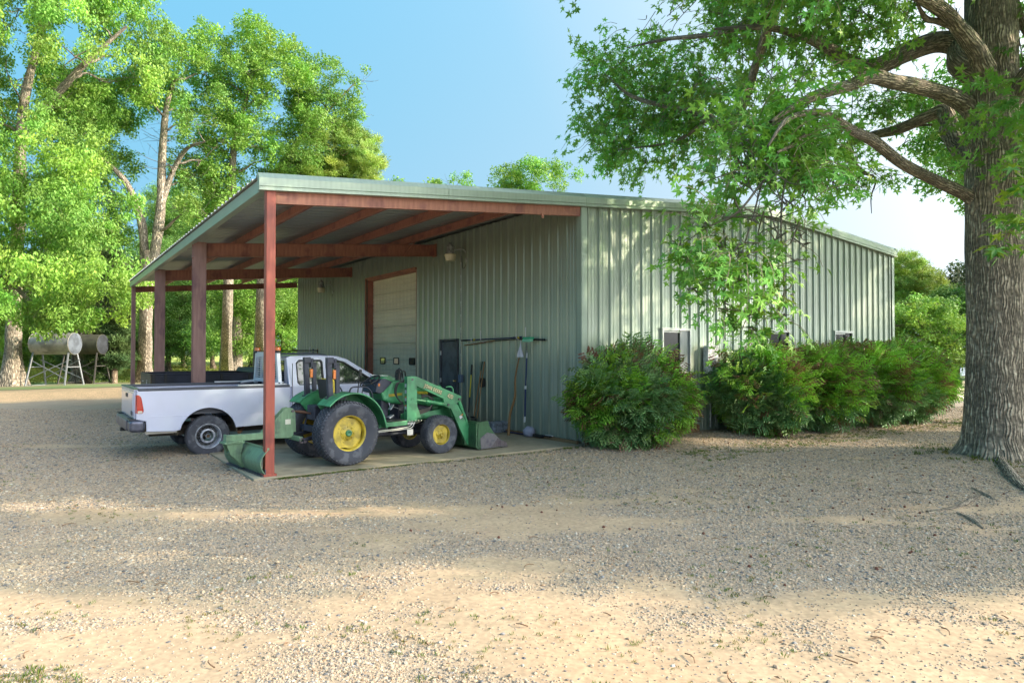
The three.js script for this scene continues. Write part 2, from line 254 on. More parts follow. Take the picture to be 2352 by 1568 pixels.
for (const [a, b] of [[-0.16, 3.0], [3.005, 6.12], [6.125, 9.2], [9.205, XR], [XR + 0.003, 15.2], [15.205, 18.08], [18.085, 18.42]]) part('rake_trim', rake(a, b), M.trim, shed);
// eave trim of the lean-to: a green face and an inward lip
for (let k = 0; k < 3; k++) { const z0 = -k * 6.096 - (k ? 0.004 : -0.02), z1 = -(k + 1) * 6.096; part('eave_trim', [box(0.012, 0.185, z0 - z1, -0.075, yRoof(0) - 0.115, (z0 + z1) / 2), box(0.10, 0.012, z0 - z1, -0.02, yRoof(0) - 0.205, (z0 + z1) / 2)], M.trim, shed); }
part('eave_trim', [box(0.14, 0.14, 18.5, XE + 0.13, yRoof(XE) - 0.06, -9.15, 0, 0, 0, 0.01)], M.trim, shed);
part('corner_trim', [box(0.15, 4.62, 0.012, XW + 0.028, 2.575, 0.047), box(0.012, 4.62, 0.15, XW - 0.047, 2.575, -0.028)], M.trim, shed);
part('corner_trim', [box(0.13, 4.56, 0.012, XE - 0.01, 2.54, 0.047), box(0.012, 4.56, 0.13, XE + 0.054, 2.54, -0.01)], M.trim, shed);
// steel frame of the lean-to
const rafterTop = (x) => yRoof(x) - 0.20;
function post(name, x, z, ibeam) {
  const top = rafterTop(x) + 0.02, h = top - 0.07, y = 0.07 + h / 2;
  if (!ibeam) part('canopy_post', [box(0.135, h, 0.135, x, y, z, 0, 0, 0, 0.008), box(0.19, 0.06, 0.19, x, 0.075, z, 0, 0, 0, 0.006), rod([x + 0.02, top - 0.07, z + 0.06], [x + 0.02, top - 0.07, z + 0.073], 0.013), rod([x + 0.02, top - 0.2, z + 0.06], [x + 0.02, top - 0.2, z + 0.073], 0.013)], z === 0 ? M.primerRed : M.primerPale, shed, z === 0 ? 'bright red front corner post with worn paint' : undefined);
  else part('canopy_post', [box(0.26, h, 0.012, x + 0.0, y, z + 0.10), box(0.26, h, 0.012, x, y, z - 0.10), box(0.01, h, 0.19, x, y, z), box(0.27, 0.014, 0.22, x, top - 0.33, z), box(0.30, 0.02, 0.26, x, 0.085, z)], M.primerPale, shed);
}
post('p', 0.03, 0, false); post('p', 0.13, -6.096, true); post('p', 0.13, -12.19, true); post('p', 0.03, -18.2, false);
function slopeBar(xa, xb, top, depth, z, w) { const g = ext([[xa, top(xa)], [xb, top(xb)], [xb, top(xb) - depth], [xa, top(xa) - depth]], z - w / 2, z + w / 2); return g; }
function rafter(z, depth, fl, xa, m) {
  const t = rafterTop, G = [slopeBar(xa, XW - 0.05, (x) => t(x) - 0.012, depth - 0.024, z, 0.012), slopeBar(xa, XW - 0.05, t, 0.012, z, fl), slopeBar(xa, XW - 0.05, (x) => t(x) - depth + 0.012, 0.012, z, fl), box(0.016, depth + 0.04, 0.2, XW - 0.046, t(XW) - depth / 2, z)];
  part('canopy_beam', G, m, shed);
}
{ // the front and rear beams are channels with the web outward
  const t = rafterTop;
  part('canopy_beam', [slopeBar(0.10, XW - 0.052, t, 0.215, 0.02, 0.01), slopeBar(0.10, XW - 0.052, (x) => t(x), 0.01, -0.02, 0.07), slopeBar(0.10, XW - 0.052, (x) => t(x) - 0.205, 0.01, -0.02, 0.07), box(0.05, 0.09, 0.01, 5.1, t(5.1) - 0.24, 0.031), rod([5.1, t(5.1) - 0.255, 0.03], [5.1, t(5.1) - 0.255, 0.045], 0.012)], M.primer, shed, 'front red beam with sun patches and a small hanging tab');
  part('canopy_beam', [slopeBar(0.10, XW - 0.052, t, 0.215, -18.22, 0.01), slopeBar(0.10, XW - 0.052, (x) => t(x), 0.01, -18.18, 0.07), slopeBar(0.10, XW - 0.052, (x) => t(x) - 0.205, 0.01, -18.18, 0.07)], M.primer, shed);
}
rafter(-6.096, 0.31, 0.14, 0.27, M.primer); rafter(-12.19, 0.31, 0.14, 0.27, M.primer);
for (const x of [1.08, 2.46, 3.84, 5.2]) part('purlin', [box(0.008, 0.196, 18.2, x, yRoof(x) - 0.102, -9.14), box(0.07, 0.008, 18.2, x - 0.035, yRoof(x) - 0.196, -9.14), box(0.07, 0.008, 18.2, x + 0.035, yRoof(x) - 0.008, -9.14), box(0.008, 0.02, 18.2, x - 0.068, yRoof(x) - 0.186, -9.14)], M.primer, shed);
part('eave_strut', [box(0.01, 0.17, 18.2, -0.02, yRoof(0) - 0.1, -9.14), box(0.07, 0.01, 18.2, 0.015, yRoof(0) - 0.19, -9.14)], M.primer, shed);
part('flange_brace', rod([5.1, rafterTop(5.1) - 0.29, -6.06], [5.2, yRoof(5.2) - 0.2, -5.6], 0.012), M.primer, shed);
// overhead door
{
  const od = part('overhead_door_frame', [box(0.20, 4.25, 0.05, XW + 0.10, 2.13, -10.815), box(0.20, 4.25, 0.05, XW + 0.10, 2.13, -7.285), box(0.20, 0.05, 3.58, XW + 0.10, 4.265, -9.05), box(0.06, 4.3, 0.012, XW - 0.046, 2.15, -10.86), box(0.06, 0.05, 3.66, XW - 0.046, 4.31, -9.05)], M.primer, shed);
  const cream = mat(lin(0.84, 0.80, 0.62), 0.55, 0, { map: rep(T.streak, 0.2, 0.5) });
  const H = 0.5265, wz = [-9.98, -8.97, -7.88];
  for (let k = 0; k < 8; k++) {
    const y0 = 0.075 + k * H, pr = [[0, 0]]; for (let r = 0; r < 4; r++) { const a = y0 + (r + 0.5) * H / 4.0; pr.push([0.0, a - 0.022], [0.012, a - 0.012], [0.012, a + 0.006], [0.0, a + 0.016]); }
    const out = [[0.045, y0 + 0.006], [0.0, y0 + 0.006], ...pr.slice(1), [0, y0 + H - 0.006], [0.045, y0 + H - 0.006]];
    const g = ext(out, 7.31, 10.79); g.rotateY(Math.PI); g.scale(1, 1, 1);   // x -> -x, z -> -z
    g.scale(-1, 1, 1); { const ix = g.toNonIndexed ? (g.index ? g.toNonIndexed() : g) : g; const p = ix.attributes.position.array; for (let i = 0; i < p.length; i += 9) for (let c = 0; c < 3; c++) { const tmp = p[i + 3 + c]; p[i + 3 + c] = p[i + 6 + c]; p[i + 6 + c] = tmp; } ix.deleteAttribute('normal'); ix.computeVertexNormals(); ix.translate(XW + 0.175, 0, 0);
      const sec = part('door_section', ix, cream, od, k === 3 ? undefined : undefined);
    }
    if (k === 2) {}
  }
  const seal = mat(lin(0.02, 0.02, 0.02), 0.6), peach = mat(lin(0.80, 0.58, 0.42), 0.3, 0, { clearcoat: 0.6 });  // peach colour stands for light showing through the middle pane
  wz.forEach((z, i) => {
    const rs = (w, h, r) => { const s = new THREE.Shape(); s.moveTo(-w + r, -h); s.lineTo(w - r, -h); s.quadraticCurveTo(w, -h, w, -h + r); s.lineTo(w, h - r); s.quadraticCurveTo(w, h, w - r, h); s.lineTo(-w + r, h); s.quadraticCurveTo(-w, h, -w, h - r); s.lineTo(-w, -h + r); s.quadraticCurveTo(-w, -h, -w + r, -h); return s; };
    const f = rs(0.185, 0.105, 0.045); f.holes.push(rs(0.165, 0.085, 0.035));
    const a = new THREE.ExtrudeGeometry(f, { depth: 0.02, bevelEnabled: true, bevelSize: 0.004, bevelThickness: 0.004, bevelSegments: 1 }); a.rotateY(-Math.PI / 2); a.translate(XW + 0.173, 1.63, z);
    part('door_window', a, seal, od); const b = new THREE.ExtrudeGeometry(rs(0.18, 0.092, 0.04), { depth: 0.008, bevelEnabled: false }); b.rotateY(-Math.PI / 2); b.translate(XW + 0.168, 1.63, z);
    part('window_pane', b, i === 1 ? peach : M.glassDark, od, i === 1 ? 'middle pane coloured peach for the light showing through' : undefined);
  });
  part('lift_handle', [box(0.03, 0.03, 0.16, XW + 0.15, 0.9, -9.05), box(0.03, 0.03, 0.02, XW + 0.165, 0.9, -8.98), box(0.03, 0.03, 0.02, XW + 0.165, 0.9, -9.12)], M.black, od);
}
// entry door
{
  const dm = mat(lin(0.125, 0.135, 0.16), 0.5, 0.1, { map: rep(T.grime, 0.8) });
  const d = part('entry_door', [box(0.045, 2.10, 0.82, XW + 0.0, 1.13, -5.31, 0, 0, 0, 0.004)], dm, shed, 'dark grey steel walk door');
  part('door_frame', [box(0.12, 2.17, 0.045, XW - 0.005, 1.165, -5.752), box(0.12, 2.17, 0.045, XW - 0.005, 1.165, -4.868), box(0.12, 0.05, 0.93, XW - 0.005, 2.222, -5.31)], dm, d);
  part('door_knob', [new THREE.SphereGeometry(0.03, 12, 10).translate(XW - 0.075, 1.16, -4.98), rod([XW - 0.02, 1.16, -4.98], [XW - 0.07, 1.16, -4.98], 0.012), rod([XW - 0.022, 1.16, -4.98], [XW - 0.03, 1.16, -4.98], 0.035)], mat(lin(0.75, 0.6, 0.3), 0.25, 0.9), d);
  for (const y of [0.45, 1.16, 1.88]) part('hinge', box(0.03, 0.11, 0.04, XW - 0.055, y, -5.725), mat(lin(0.7, 0.7, 0.72), 0.4, 0.4), d);
}
// gable windows
WIN.forEach(([a, b, y0, y1], i) => {
  const w = b - a, h = y1 - y0, cx = (a + b) / 2, cy = (y0 + y1) / 2, fm = mat(lin(0.46, 0.48, 0.47), 0.4, 0.4);
  const f = part('window', [box(0.035, h, 0.09, a + 0.0175, cy, 0.02), box(0.035, h, 0.09, b - 0.0175, cy, 0.02), box(w - 0.07, 0.035, 0.09, cx, y1 - 0.0175, 0.02), box(w - 0.07, 0.035, 0.09, cx, y0 + 0.0175, 0.02), box(w + 0.05, 0.02, 0.1, cx, y1 + 0.01, 0.03)], fm, shed);
  part('sash', [box(0.03, h - 0.07, 0.03, cx + 0.16, cy, 0.0), box(w - 0.075, 0.03, 0.03, cx, y1 - 0.06, 0.0)], fm, f);
  part('window_pane', box(w * 0.62, h - 0.07, 0.006, a + 0.04 + w * 0.31, cy, -0.015), M.glassWin, f);
  part('window_pane', box(w * 0.30, h - 0.07, 0.006, b - 0.04 - w * 0.15, cy, 0.02), i === 0 ? mat(lin(0.22, 0.24, 0.26), 0.3) : M.glassWin, f);
});
part('foundation', box(XE - XW - 0.1, 0.4, 0.12, (XE + XW) / 2, -0.02, -0.07), M.concrete, shed);
// timber sill boards at the foot of the corner
part('sill_board', [box(3.4, 0.15, 0.05, XW + 1.70, 0.19, 0.07, 0, 0, 0, 0.006), box(3.4, 0.10, 0.06, XW + 1.72, 0.06, 0.09, 0, 0, 0, 0.006)], M.weathered, shed);
part('sill_board', box(0.05, 0.07, 4.7, XW - 0.075, 0.10, -2.4), M.weathered, shed);

// fittings on the wall
function wallLamp(z, y, label) {
  const t = thing('wall_lamp', label, 'lamp', [5.70, y, z], 0, 'lamps under the lean-to roof');
  const pts = []; for (const [r, h] of [[0.0, -0.17], [0.10, -0.17], [0.115, -0.165], [0.15, -0.02], [0.152, 0.0], [0.12, 0.012], [0, 0.012]]) pts.push(new THREE.Vector2(r, h));
  part('refractor', new THREE.LatheGeometry(pts, 24), mat(lin(0.62, 0.55, 0.38), 0.25, 0, { clearcoat: 0.6 }), t);
  const c = []; for (const [r, h] of [[0.12, 0.0], [0.125, 0.03], [0.085, 0.09], [0.085, 0.22], [0.07, 0.24], [0.04, 0.245], [0.04, 0.30], [0, 0.305]]) c.push(new THREE.Vector2(r, h));
  part('housing', new THREE.LatheGeometry(c, 20), M.galv, t);
  part('arm', [hose([[0.08, 0.10, 0.0], [0.2, 0.13, 0.06], [0.32, 0.12, 0.13], [0.39, -0.02, 0.16], [0.40, -0.12, 0.16]], 0.014), box(0.05, 0.12, 0.09, 0.385, -0.14, 0.16)], M.galv, t);
  part('wire', hose([[0.385, -0.2, 0.16], [0.37, -0.3, 0.1], [0.385, -0.32, -0.03], [0.39, -0.1, -0.09], [0.39, 0.3, -0.1]], 0.006), M.black, t);
}
wallLamp(-4.60, 4.36, 'cream refractor barn lamp above the walk door');
wallLamp(-14.2, 4.26, 'cream refractor barn lamp left of the overhead door');
{
  const t = thing('electrical_conduit', 'thin galvanised conduit with two blue grey boxes right of the walk door', 'conduit', [XW - 0.06, 0, -4.66]);
  part('pipe', [rod([0, 0.5, 0], [0, 4.6, 0], 0.011), rod([0, 2.35, 0], [0, 2.39, 0], 0.017)], M.galv, t);
  const bl = mat(lin(0.16, 0.20, 0.30), 0.5, 0.1); part('junction_box', box(0.08, 0.20, 0.15, 0, 1.23, 0, 0, 0, 0, 0.008), bl, t); part('junction_box', box(0.07, 0.20, 0.11, 0, 0.42, 0, 0, 0, 0, 0.008), bl, t);
}
{
  const t = thing('electric_meter', 'white meter box with a round glass dial between the bushes', 'meter', [9.83, 0, 0.06]);
  const wm = mat(lin(0.58, 0.6, 0.68), 0.45, 0, { map: rep(T.grime, 2) });
  part('cabinet', [box(0.36, 0.62, 0.14, 0, 1.72, 0.08, 0, 0, 0, 0.012), box(0.34, 0.02, 0.16, 0, 2.035, 0.085)], wm, t);
  part('dial', new THREE.CylinderGeometry(0.085, 0.09, 0.09, 20).rotateX(Math.PI / 2).translate(0.10, 1.70, 0.18), mat(lin(0.55, 0.55, 0.55), 0.1, 0, { clearcoat: 1 }), t);
  part('dial_face', [box(0.05, 0.02, 0.004, 0.10, 1.69, 0.228)], mat(lin(0.5, 0.02, 0.02), 0.5), t); part('dial_face', [box(0.06, 0.03, 0.004, 0.10, 1.73, 0.228)], M.black, t);
  part('pipe', [rod([0, 0.2, 0.06], [0, 1.42, 0.06], 0.03), rod([0.2, 0.2, 0.04], [0.2, 1.1, 0.04], 0.02)], M.galv, t); part('cabinet', box(0.2, 0.3, 0.1, 0.16, 1.0, 0.06, 0, 0, 0, 0.01), wm, t);
}

// ---------- vegetation ----------
const leafMat = (r, g, b, o = {}) => new THREE.MeshPhysicalMaterial({ color: lin(r, g, b), roughness: 0.62, transmission: 0.5, thickness: 0, side: THREE.DoubleSide, specularIntensity: 0.5, ...o });
const barkMat = (r, g, b, bump = 0.03) => mat(lin(r, g, b), 0.95, 0, { map: T.bark, bumpMap: T.barkBump, bumpScale: bump });
M.barkBig = barkMat(0.66, 0.63, 0.58, 0.05); M.barkLight = barkMat(0.68, 0.64, 0.60, 0.03); M.barkMid = barkMat(0.46, 0.38, 0.30, 0.03); M.barkDark = barkMat(0.22, 0.18, 0.14, 0.02);
M.twig = mat(lin(0.22, 0.18, 0.13), 0.9);
// tube along points with radii; uv in metres / girth
function limb(pts, rad, k = 9, seg = 0, wob = 0, flare = null) {
  const c = new THREE.CatmullRomCurve3(pts.map((p) => (p.isVector3 ? p : V(...p))), false, 'centripetal'), n = seg || Math.max(3, pts.length * 3), P = [], U = [], I = [], N = [];
  let len = 0, prev = null, q = V(0, 0, 1);
  for (let i = 0; i <= n; i++) {
    const t = i / n, p = c.getPoint(t), d = c.getTangent(t), f = t * (rad.length - 1), a = Math.min(rad.length - 2, Math.floor(f)), r = rad.length === 1 ? rad[0] : lerp(rad[a], rad[a + 1], f - a);
    if (prev) len += p.distanceTo(prev); prev = p;
    let s = q.clone().sub(d.clone().multiplyScalar(q.dot(d))); if (s.lengthSq() < 1e-4) s = V(1, 0, 0); s.normalize(); q = s; const b = d.clone().cross(s);
    for (let j = 0; j <= k; j++) { const an = j / k * Math.PI * 2, jj = j % k; let rr2 = r * (1 + wob * (vnoise(jj * 1.7 + 3, len * 1.5, 5) - 0.5) * 2); if (flare) rr2 *= flare(t, an); const ca = Math.cos(an), sa = Math.sin(an); P.push(p.x + (s.x * ca + b.x * sa) * rr2, p.y + (s.y * ca + b.y * sa) * rr2, p.z + (s.z * ca + b.z * sa) * rr2); U.push(j / k * Math.max(1, Math.round(rad[0] * 5)) * 0.5, len / 2.2); }
  }
  for (let i = 0; i < n; i++) for (let j = 0; j < k; j++) { const a = i * (k + 1) + j, b = a + 1, c2 = a + k + 1, d = c2 + 1; I.push(a, b, c2, b, d, c2); }
  const g = new THREE.BufferGeometry(); g.setAttribute('position', new THREE.Float32BufferAttribute(P, 3)); g.setAttribute('uv', new THREE.Float32BufferAttribute(U, 2)); g.setIndex(I); g.computeVertexNormals(); return g.toNonIndexed();
}
const rdir = () => { const z = rr(-1, 1), a = rr(0, 6.2832), s = Math.sqrt(1 - z * z); return V(s * Math.cos(a), z, s * Math.sin(a)); };
// one small folded leaf: position, direction, size
function pushLeaf(P, p, d, nrm, L, W) {
  const s = d.clone().cross(nrm).normalize(), m = p.clone().addScaledVector(d, L * 0.5), e = p.clone().addScaledVector(d, L).addScaledVector(nrm, -L * 0.12), a = m.clone().addScaledVector(s, W / 2).addScaledVector(nrm, W * 0.12), b = m.clone().addScaledVector(s, -W / 2).addScaledVector(nrm, W * 0.12);
  for (const q of [p, a, e, p, e, b]) P.push(q.x, q.y, q.z);
}
function geoOf(P) { const g = new THREE.BufferGeometry(); g.setAttribute('position', new THREE.Float32BufferAttribute(P, 3)); g.computeVertexNormals(); return g; }
// sprays: little clouds of leaves about 0.6 m across
function cloudSpray(n, rad, L, W, flat = 0.7, droop = 0.3) {
  const P = []; for (let i = 0; i < n; i++) { const p = rdir().multiplyScalar(rad * Math.pow(R(), 0.5)); p.y *= flat; const d = rdir(); d.y = d.y * 0.5 - droop; d.normalize(); const nn = rdir(); nn.y = Math.abs(nn.y) + 0.8; nn.normalize(); const f = rr(0.7, 1.2); pushLeaf(P, p, d, nn, L * f, W * f); } return geoOf(P);
}
R = mulberry(11);
const SPRAY = { broad: [0, 1, 2].map(() => cloudSpray(30, 0.36, 0.145, 0.10)), fine: [0, 1, 2].map(() => cloudSpray(34, 0.36, 0.12, 0.07)), droop: [0, 1, 2].map(() => cloudSpray(34, 0.36, 0.155, 0.085, 0.9, 0.9)) };
{ // feathery cedar sprays
  const mk = () => { const P = []; for (let i = 0; i < 40; i++) { const b = rdir(); b.y = Math.abs(b.y) * 0.6 + 0.1; b.normalize(); const o = rdir().multiplyScalar(0.12); for (let k = 0; k < 3; k++) { const p = o.clone().addScaledVector(b, k * 0.11); const d = b.clone().add(rdir().multiplyScalar(0.6)).normalize(); pushLeaf(P, p, d, rdir(), 0.16, 0.035); } } return geoOf(P); };
  SPRAY.cedar = [mk(), mk()];
}
const UP1 = V(0, 1, 0);
function sprayMats(blobs, per, o = {}) {
  const mats = [], cols = [], q = new THREE.Quaternion(), e = new THREE.Euler();
  for (const b of blobs) {
    const n = Math.round(per * b.r * b.r * (b.k ?? 1)), bt = rr(0.82, 1.18), bh = rr(-1, 1);
    for (let i = 0; i < n; i++) {
      const d = rdir(), rad = b.r * Math.pow(rr(0.02, 1), 0.38), p = V(d.x * rad, d.y * rad * (o.flat ?? 0.72), d.z * rad);
      if (fbm((b.p.x + p.x) * 0.9 + 50, (b.p.y + p.y) * 0.9 + (b.p.z + p.z) * 0.7 + 50, 2, 141) < (o.gap ?? 0.40)) continue;
      p.add(b.p); const s = rr(0.7, 1.25) * (o.size ?? 1);
      e.set(rr(-0.5, 0.5), rr(0, 6.28), rr(-0.5, 0.5)); q.setFromEuler(e);
      mats.push(new THREE.Matrix4().compose(p, q, V(s, s, s))); const t = bt * rr(0.75, 1.25), h = bh * 0.10 + rr(-0.12, 0.12); cols.push(lin(t * (1 + h), t, t * (1 - h * 0.5)));
    }
  }
  return [mats, cols];
}
function crown(parent, blobs, kind, m, per, o) {
  const [mats, cols] = sprayMats(blobs, per, o), G = SPRAY[kind];
  G.forEach((g, i) => { const a = [], c = []; for (let k = i; k < mats.length; k += G.length) { a.push(mats[k]); c.push(cols[k]); } tag(copies('foliage', g, m, a, c, parent), null, null, null, 'stuff'); });
}
// blobs filling ellipsoids given in metres
function fill(ells, rB, gap = 0.75) {
  const out = [];
  for (const [c, rx, ry, rz, n] of ells) { let k = 0; for (let t = 0; t < 400 && k < n; t++) { const d = rdir().multiplyScalar(Math.pow(R(), 0.36)); const p = V(c.x + d.x * rx, c.y + d.y * ry, c.z + d.z * rz), r = rB * rr(0.75, 1.3); if (out.some((b) => b.p.distanceTo(p) < gap * (b.r + r) * 0.75)) continue; out.push({ p, r }); k++; } }
  return out;
}
// an ellipsoid seen at (px, py) with picture radii, depth in metres
const el = (px, py, rx, ry, dep, n, kz = 0.9) => [at(px, py, dep), rx / 1568 * dep, ry / 1568 * dep, (rx + ry) / 2 / 1568 * dep * kz, n];
function skeleton(trunks, blobs, opt = {}) {
  // every blob gets a limb from the nearest fitting trunk point; returns [trunk geometries, branch geometries]
  const TG = [], BG = [], nodes = [];
  for (const tr of trunks) { TG.push(limb(tr.pts, tr.rad, opt.k ?? 12, tr.pts.length * 6, 0.10, tr.flare)); const c = new THREE.CatmullRomCurve3(tr.pts.map((p) => (p.isVector3 ? p : V(...p))), false, 'centripetal'); for (let i = 0; i <= 30; i++) { const t = i / 30, f = t * (tr.rad.length - 1), a = Math.min(tr.rad.length - 2, Math.floor(f)); nodes.push({ p: c.getPoint(t), r: lerp(tr.rad[a], tr.rad[a + 1], f - a), t: tr.low ?? 0 }); } }
  const order = [...blobs].sort((a, b) => nodes[0].p.distanceTo(a.p) - nodes[0].p.distanceTo(b.p));
  for (const b of order) {
    let best = null, bd = 1e9;
    for (const n of nodes) { const dy = b.p.y - n.p.y, h = Math.hypot(b.p.x - n.p.x, b.p.z - n.p.z); if (n.p.y < (opt.minY ?? 3)) continue; const d = Math.hypot(h, dy) + Math.abs(dy - h * 0.55) * 0.7; if (d < bd) { bd = d; best = n; } }
    if (!best) continue;
    const a = best.p, mid = a.clone().lerp(b.p, 0.5).add(V(rr(-0.15, 0.15) * bd, rr(-0.02, 0.16) * bd, rr(-0.15, 0.15) * bd)), r0 = Math.min(best.r * 0.7, 0.03 + 0.022 * bd * (b.r > 0.8 ? 1.3 : 0.8));
    BG.push(limb([a, a.clone().lerp(mid, 0.5).add(V(0, -0.05 * bd, 0)), mid, b.p], [r0, r0 * 0.75, r0 * 0.35], 6, 7));
    for (let i = 1; i <= 4; i++) { const t = i / 4; nodes.push({ p: mid.clone().lerp(b.p, t), r: r0 * lerp(0.65, 0.35, t) }); }
    const m = opt.twigs ?? 4; for (let i = 0; i < m; i++) { const d = rdir(); d.y = d.y * 0.7 + 0.2; const e = b.p.clone().addScaledVector(d, b.r * rr(0.7, 1.05)); BG.push(limb([b.p.clone().lerp(mid, rr(0, 0.4)), b.p.clone().lerp(e, 0.5).add(rdir().multiplyScalar(b.r * 0.15)), e], [r0 * 0.32, 0.008], 4, 4)); }
  }
  return [TG, BG];
}
function tree(name, label, trunks, blobs, o) {
  const base = trunks[0].pts[0], B = base.isVector3 ? base : V(...base);
  const t = thing(name, label, 'tree', [B.x, B.y, B.z], 0, o.group), off = (g) => g.translate(-B.x, -B.y, -B.z);
  const [TG, BG] = skeleton(trunks, blobs, o);
  part('trunk', TG.map(off), o.bark ?? M.barkMid, t, undefined, true);
  if (BG.length) part('branches', BG.map(off), o.bark ?? M.barkMid, t, undefined, true);
  crown(t, blobs.map((b) => ({ ...b, p: b.p.clone().sub(B) })), o.kind ?? 'broad', o.leaf, o.per ?? 60, o);
  return t;
}
const gnd = (px, py) => { const d = at(px, py, 1).sub(camera.position); const t = -camera.position.y / d.y; return camera.position.clone().addScaledVector(d, t); };
const depthOf = (p) => p.clone().sub(camera.position).dot(FW);
L0: {
  M.leafYellow = leafMat(0.25, 0.44, 0.065); M.leafMid = leafMat(0.215, 0.39, 0.065); M.leafDeep = leafMat(0.15, 0.29, 0.05); M.leafCedar = leafMat(0.09, 0.15, 0.045, { transmission: 0.2 }); M.leafPale = leafMat(0.34, 0.47, 0.10);
  const root = (t, an) => 1 + Math.max(0, 0.12 - t) / 0.12 * (0.55 + 0.25 * Math.sin(an * 5 + 1));
  R = mulberry(21);
  { // leftmost big tree
    const b = gnd(28, 900); b.y = 0.1; const D = 33;
    const bl = fill([el(110, 90, 260, 230, 34, 60), el(-190, 300, 170, 300, 33, 18), el(70, 440, 165, 190, 30.5, 40), el(100, 660, 170, 95, 29, 28), el(255, 655, 60, 40, 29, 5)], 1.45);
    tree('hardwood_tree', 'tall yellow green tree at far left whose low limbs hang beside the fuel tanks', [{ pts: [b, at(30, 760, D), at(42, 480, D), at(52, 250, D), at(95, 60, D)], rad: [0.47, 0.32, 0.28, 0.22, 0.12], flare: root }, { pts: [at(45, 330, D), at(110, 240, D + 0.5), at(190, 150, D), at(290, 60, D)], rad: [0.26, 0.2, 0.14, 0.06], low: 1 }], bl, { bark: M.barkLight, leaf: M.leafYellow, kind: 'droop', per: 36, gap: 0.40, minY: 5 });
  }
  { // twin stemmed tree
    const b = gnd(330, 884); b.y = 0; const D = 37;
    const bl = fill([el(405, 190, 95, 100, D, 15), el(290, 300, 100, 90, D + 1, 13), el(230, 400, 90, 70, D + 1, 9), el(435, 330, 60, 110, D, 10), el(170, 250, 90, 70, D + 4, 8), el(450, 480, 50, 60, D - 1, 4), el(250, 560, 70, 50, D + 3, 5)], 1.25);
    tree('hardwood_tree', 'tall tree with two pale stems forking above the fuel tanks', [{ pts: [b, at(335, 700, D), at(340, 575, D)], rad: [0.40, 0.31, 0.29], flare: root }, { pts: [at(334, 640, D), at(322, 500, D), at(285, 415, D - 0.5), at(225, 355, D - 1)], rad: [0.24, 0.21, 0.16, 0.08], low: 1 }, { pts: [at(345, 640, D), at(368, 480, D), at(372, 350, D), at(385, 230, D), at(420, 130, D)], rad: [0.27, 0.25, 0.2, 0.14, 0.05], low: 1 }, { pts: [at(370, 470, D), at(400, 385, D), at(430, 340, D - 0.6), at(470, 325, D - 1)], rad: [0.17, 0.13, 0.1, 0.04], low: 1 }], bl, { bark: M.barkLight, leaf: M.leafMid, kind: 'broad', per: 32, gap: 0.49, minY: 6, twigs: 6 });
  }
  { // centre tree with a slim pale trunk
    const b = gnd(518, 872); b.y = 0; const D = 40;
    const bl = fill([el(575, 150, 95, 100, D, 20), el(545, 300, 85, 90, D, 15), el(640, 190, 80, 100, D + 1, 13), el(480, 420, 60, 80, D, 8), el(690, 290, 60, 70, D, 6), el(470, 180, 40, 70, D + 1, 5)], 1.35);
    tree('hardwood_tree', 'bright green tall tree with a slim pale trunk behind the lean-to eave', [{ pts: [b, at(522, 700, D), at(533, 480, D), at(538, 330, D), at(590, 150, D)], rad: [0.36, 0.29, 0.23, 0.18, 0.05], flare: root }], bl, { bark: M.barkLight, leaf: M.leafYellow, kind: 'broad', per: 34, gap: 0.46, minY: 8 });
  }
  { // leaning-limbed tree right of it
    const b = gnd(597, 868); b.y = 0; const D = 43;
    const bl = fill([el(700, 260, 70, 80, D, 9), el(760, 270, 75, 70, D, 8), el(700, 380, 90, 60, D, 10), el(825, 195, 30, 40, D, 3), el(810, 260, 40, 60, D, 4), el(640, 440, 60, 60, D, 6), el(742, 190, 30, 50, D, 2)], 1.2);
    tree('hardwood_tree', 'open crowned tree with a long limb reaching right over the roof', [{ pts: [b, at(600, 700, D), at(612, 520, D), at(636, 410, D), at(680, 330, D), at(742, 265, D), at(815, 190, D)], rad: [0.40, 0.34, 0.32, 0.28, 0.2, 0.1, 0.03], flare: root }], bl, { bark: M.barkLight, leaf: M.leafMid, kind: 'broad', per: 34, gap: 0.48, minY: 9, twigs: 7 });
  }
  { // feathery cedar over the roof edge
    const b = gnd(800, 866); b.y = 0; const D = 44;
    const bl = fill([el(790, 350, 70, 60, D, 14), el(740, 440, 90, 70, D, 12), el(830, 420, 45, 60, D, 8), el(780, 560, 100, 90, D, 12)], 1.2);
    tree('cedar_tree', 'feathery dark cedar just above the left end of the roof', [{ pts: [b, at(795, 600, D), at(790, 300, D)], rad: [0.35, 0.25, 0.05] }], bl, { bark: M.barkMid, leaf: M.leafPale, kind: 'cedar', per: 32, gap: 0.42, minY: 2, size: 1.15 });
  }
  { // dark cedars by the tanks
    for (const [px, py, D, hh, lab] of [[262, 890, 38, 130, 'small dark cedar beside the rusty fuel tank'], [205, 880, 41, 190, 'dark shadowed cedar behind the fuel tanks']]) {
      const b = gnd(px, py); b.y = 0; const bl = fill([el(px, 835 - hh * 0.15, 52, hh * 0.30, D, 12), el(px, 770 - hh * 0.5, 45, hh * 0.42, D, 14), el(px + 6, 770 - hh, 26, hh * 0.35, D, 7)], 0.85);
      tree('cedar_tree', lab, [{ pts: [b, at(px + 1, 800, D), at(px + 4, 770 - hh, D)], rad: [0.16, 0.13, 0.03] }], bl, { bark: M.barkMid, leaf: M.leafCedar, kind: 'cedar', per: 62, gap: 0.30, minY: 0.8, size: 1.0 });
    }
    const b = gnd(182, 888); b.y = 0; const D = 38.5;
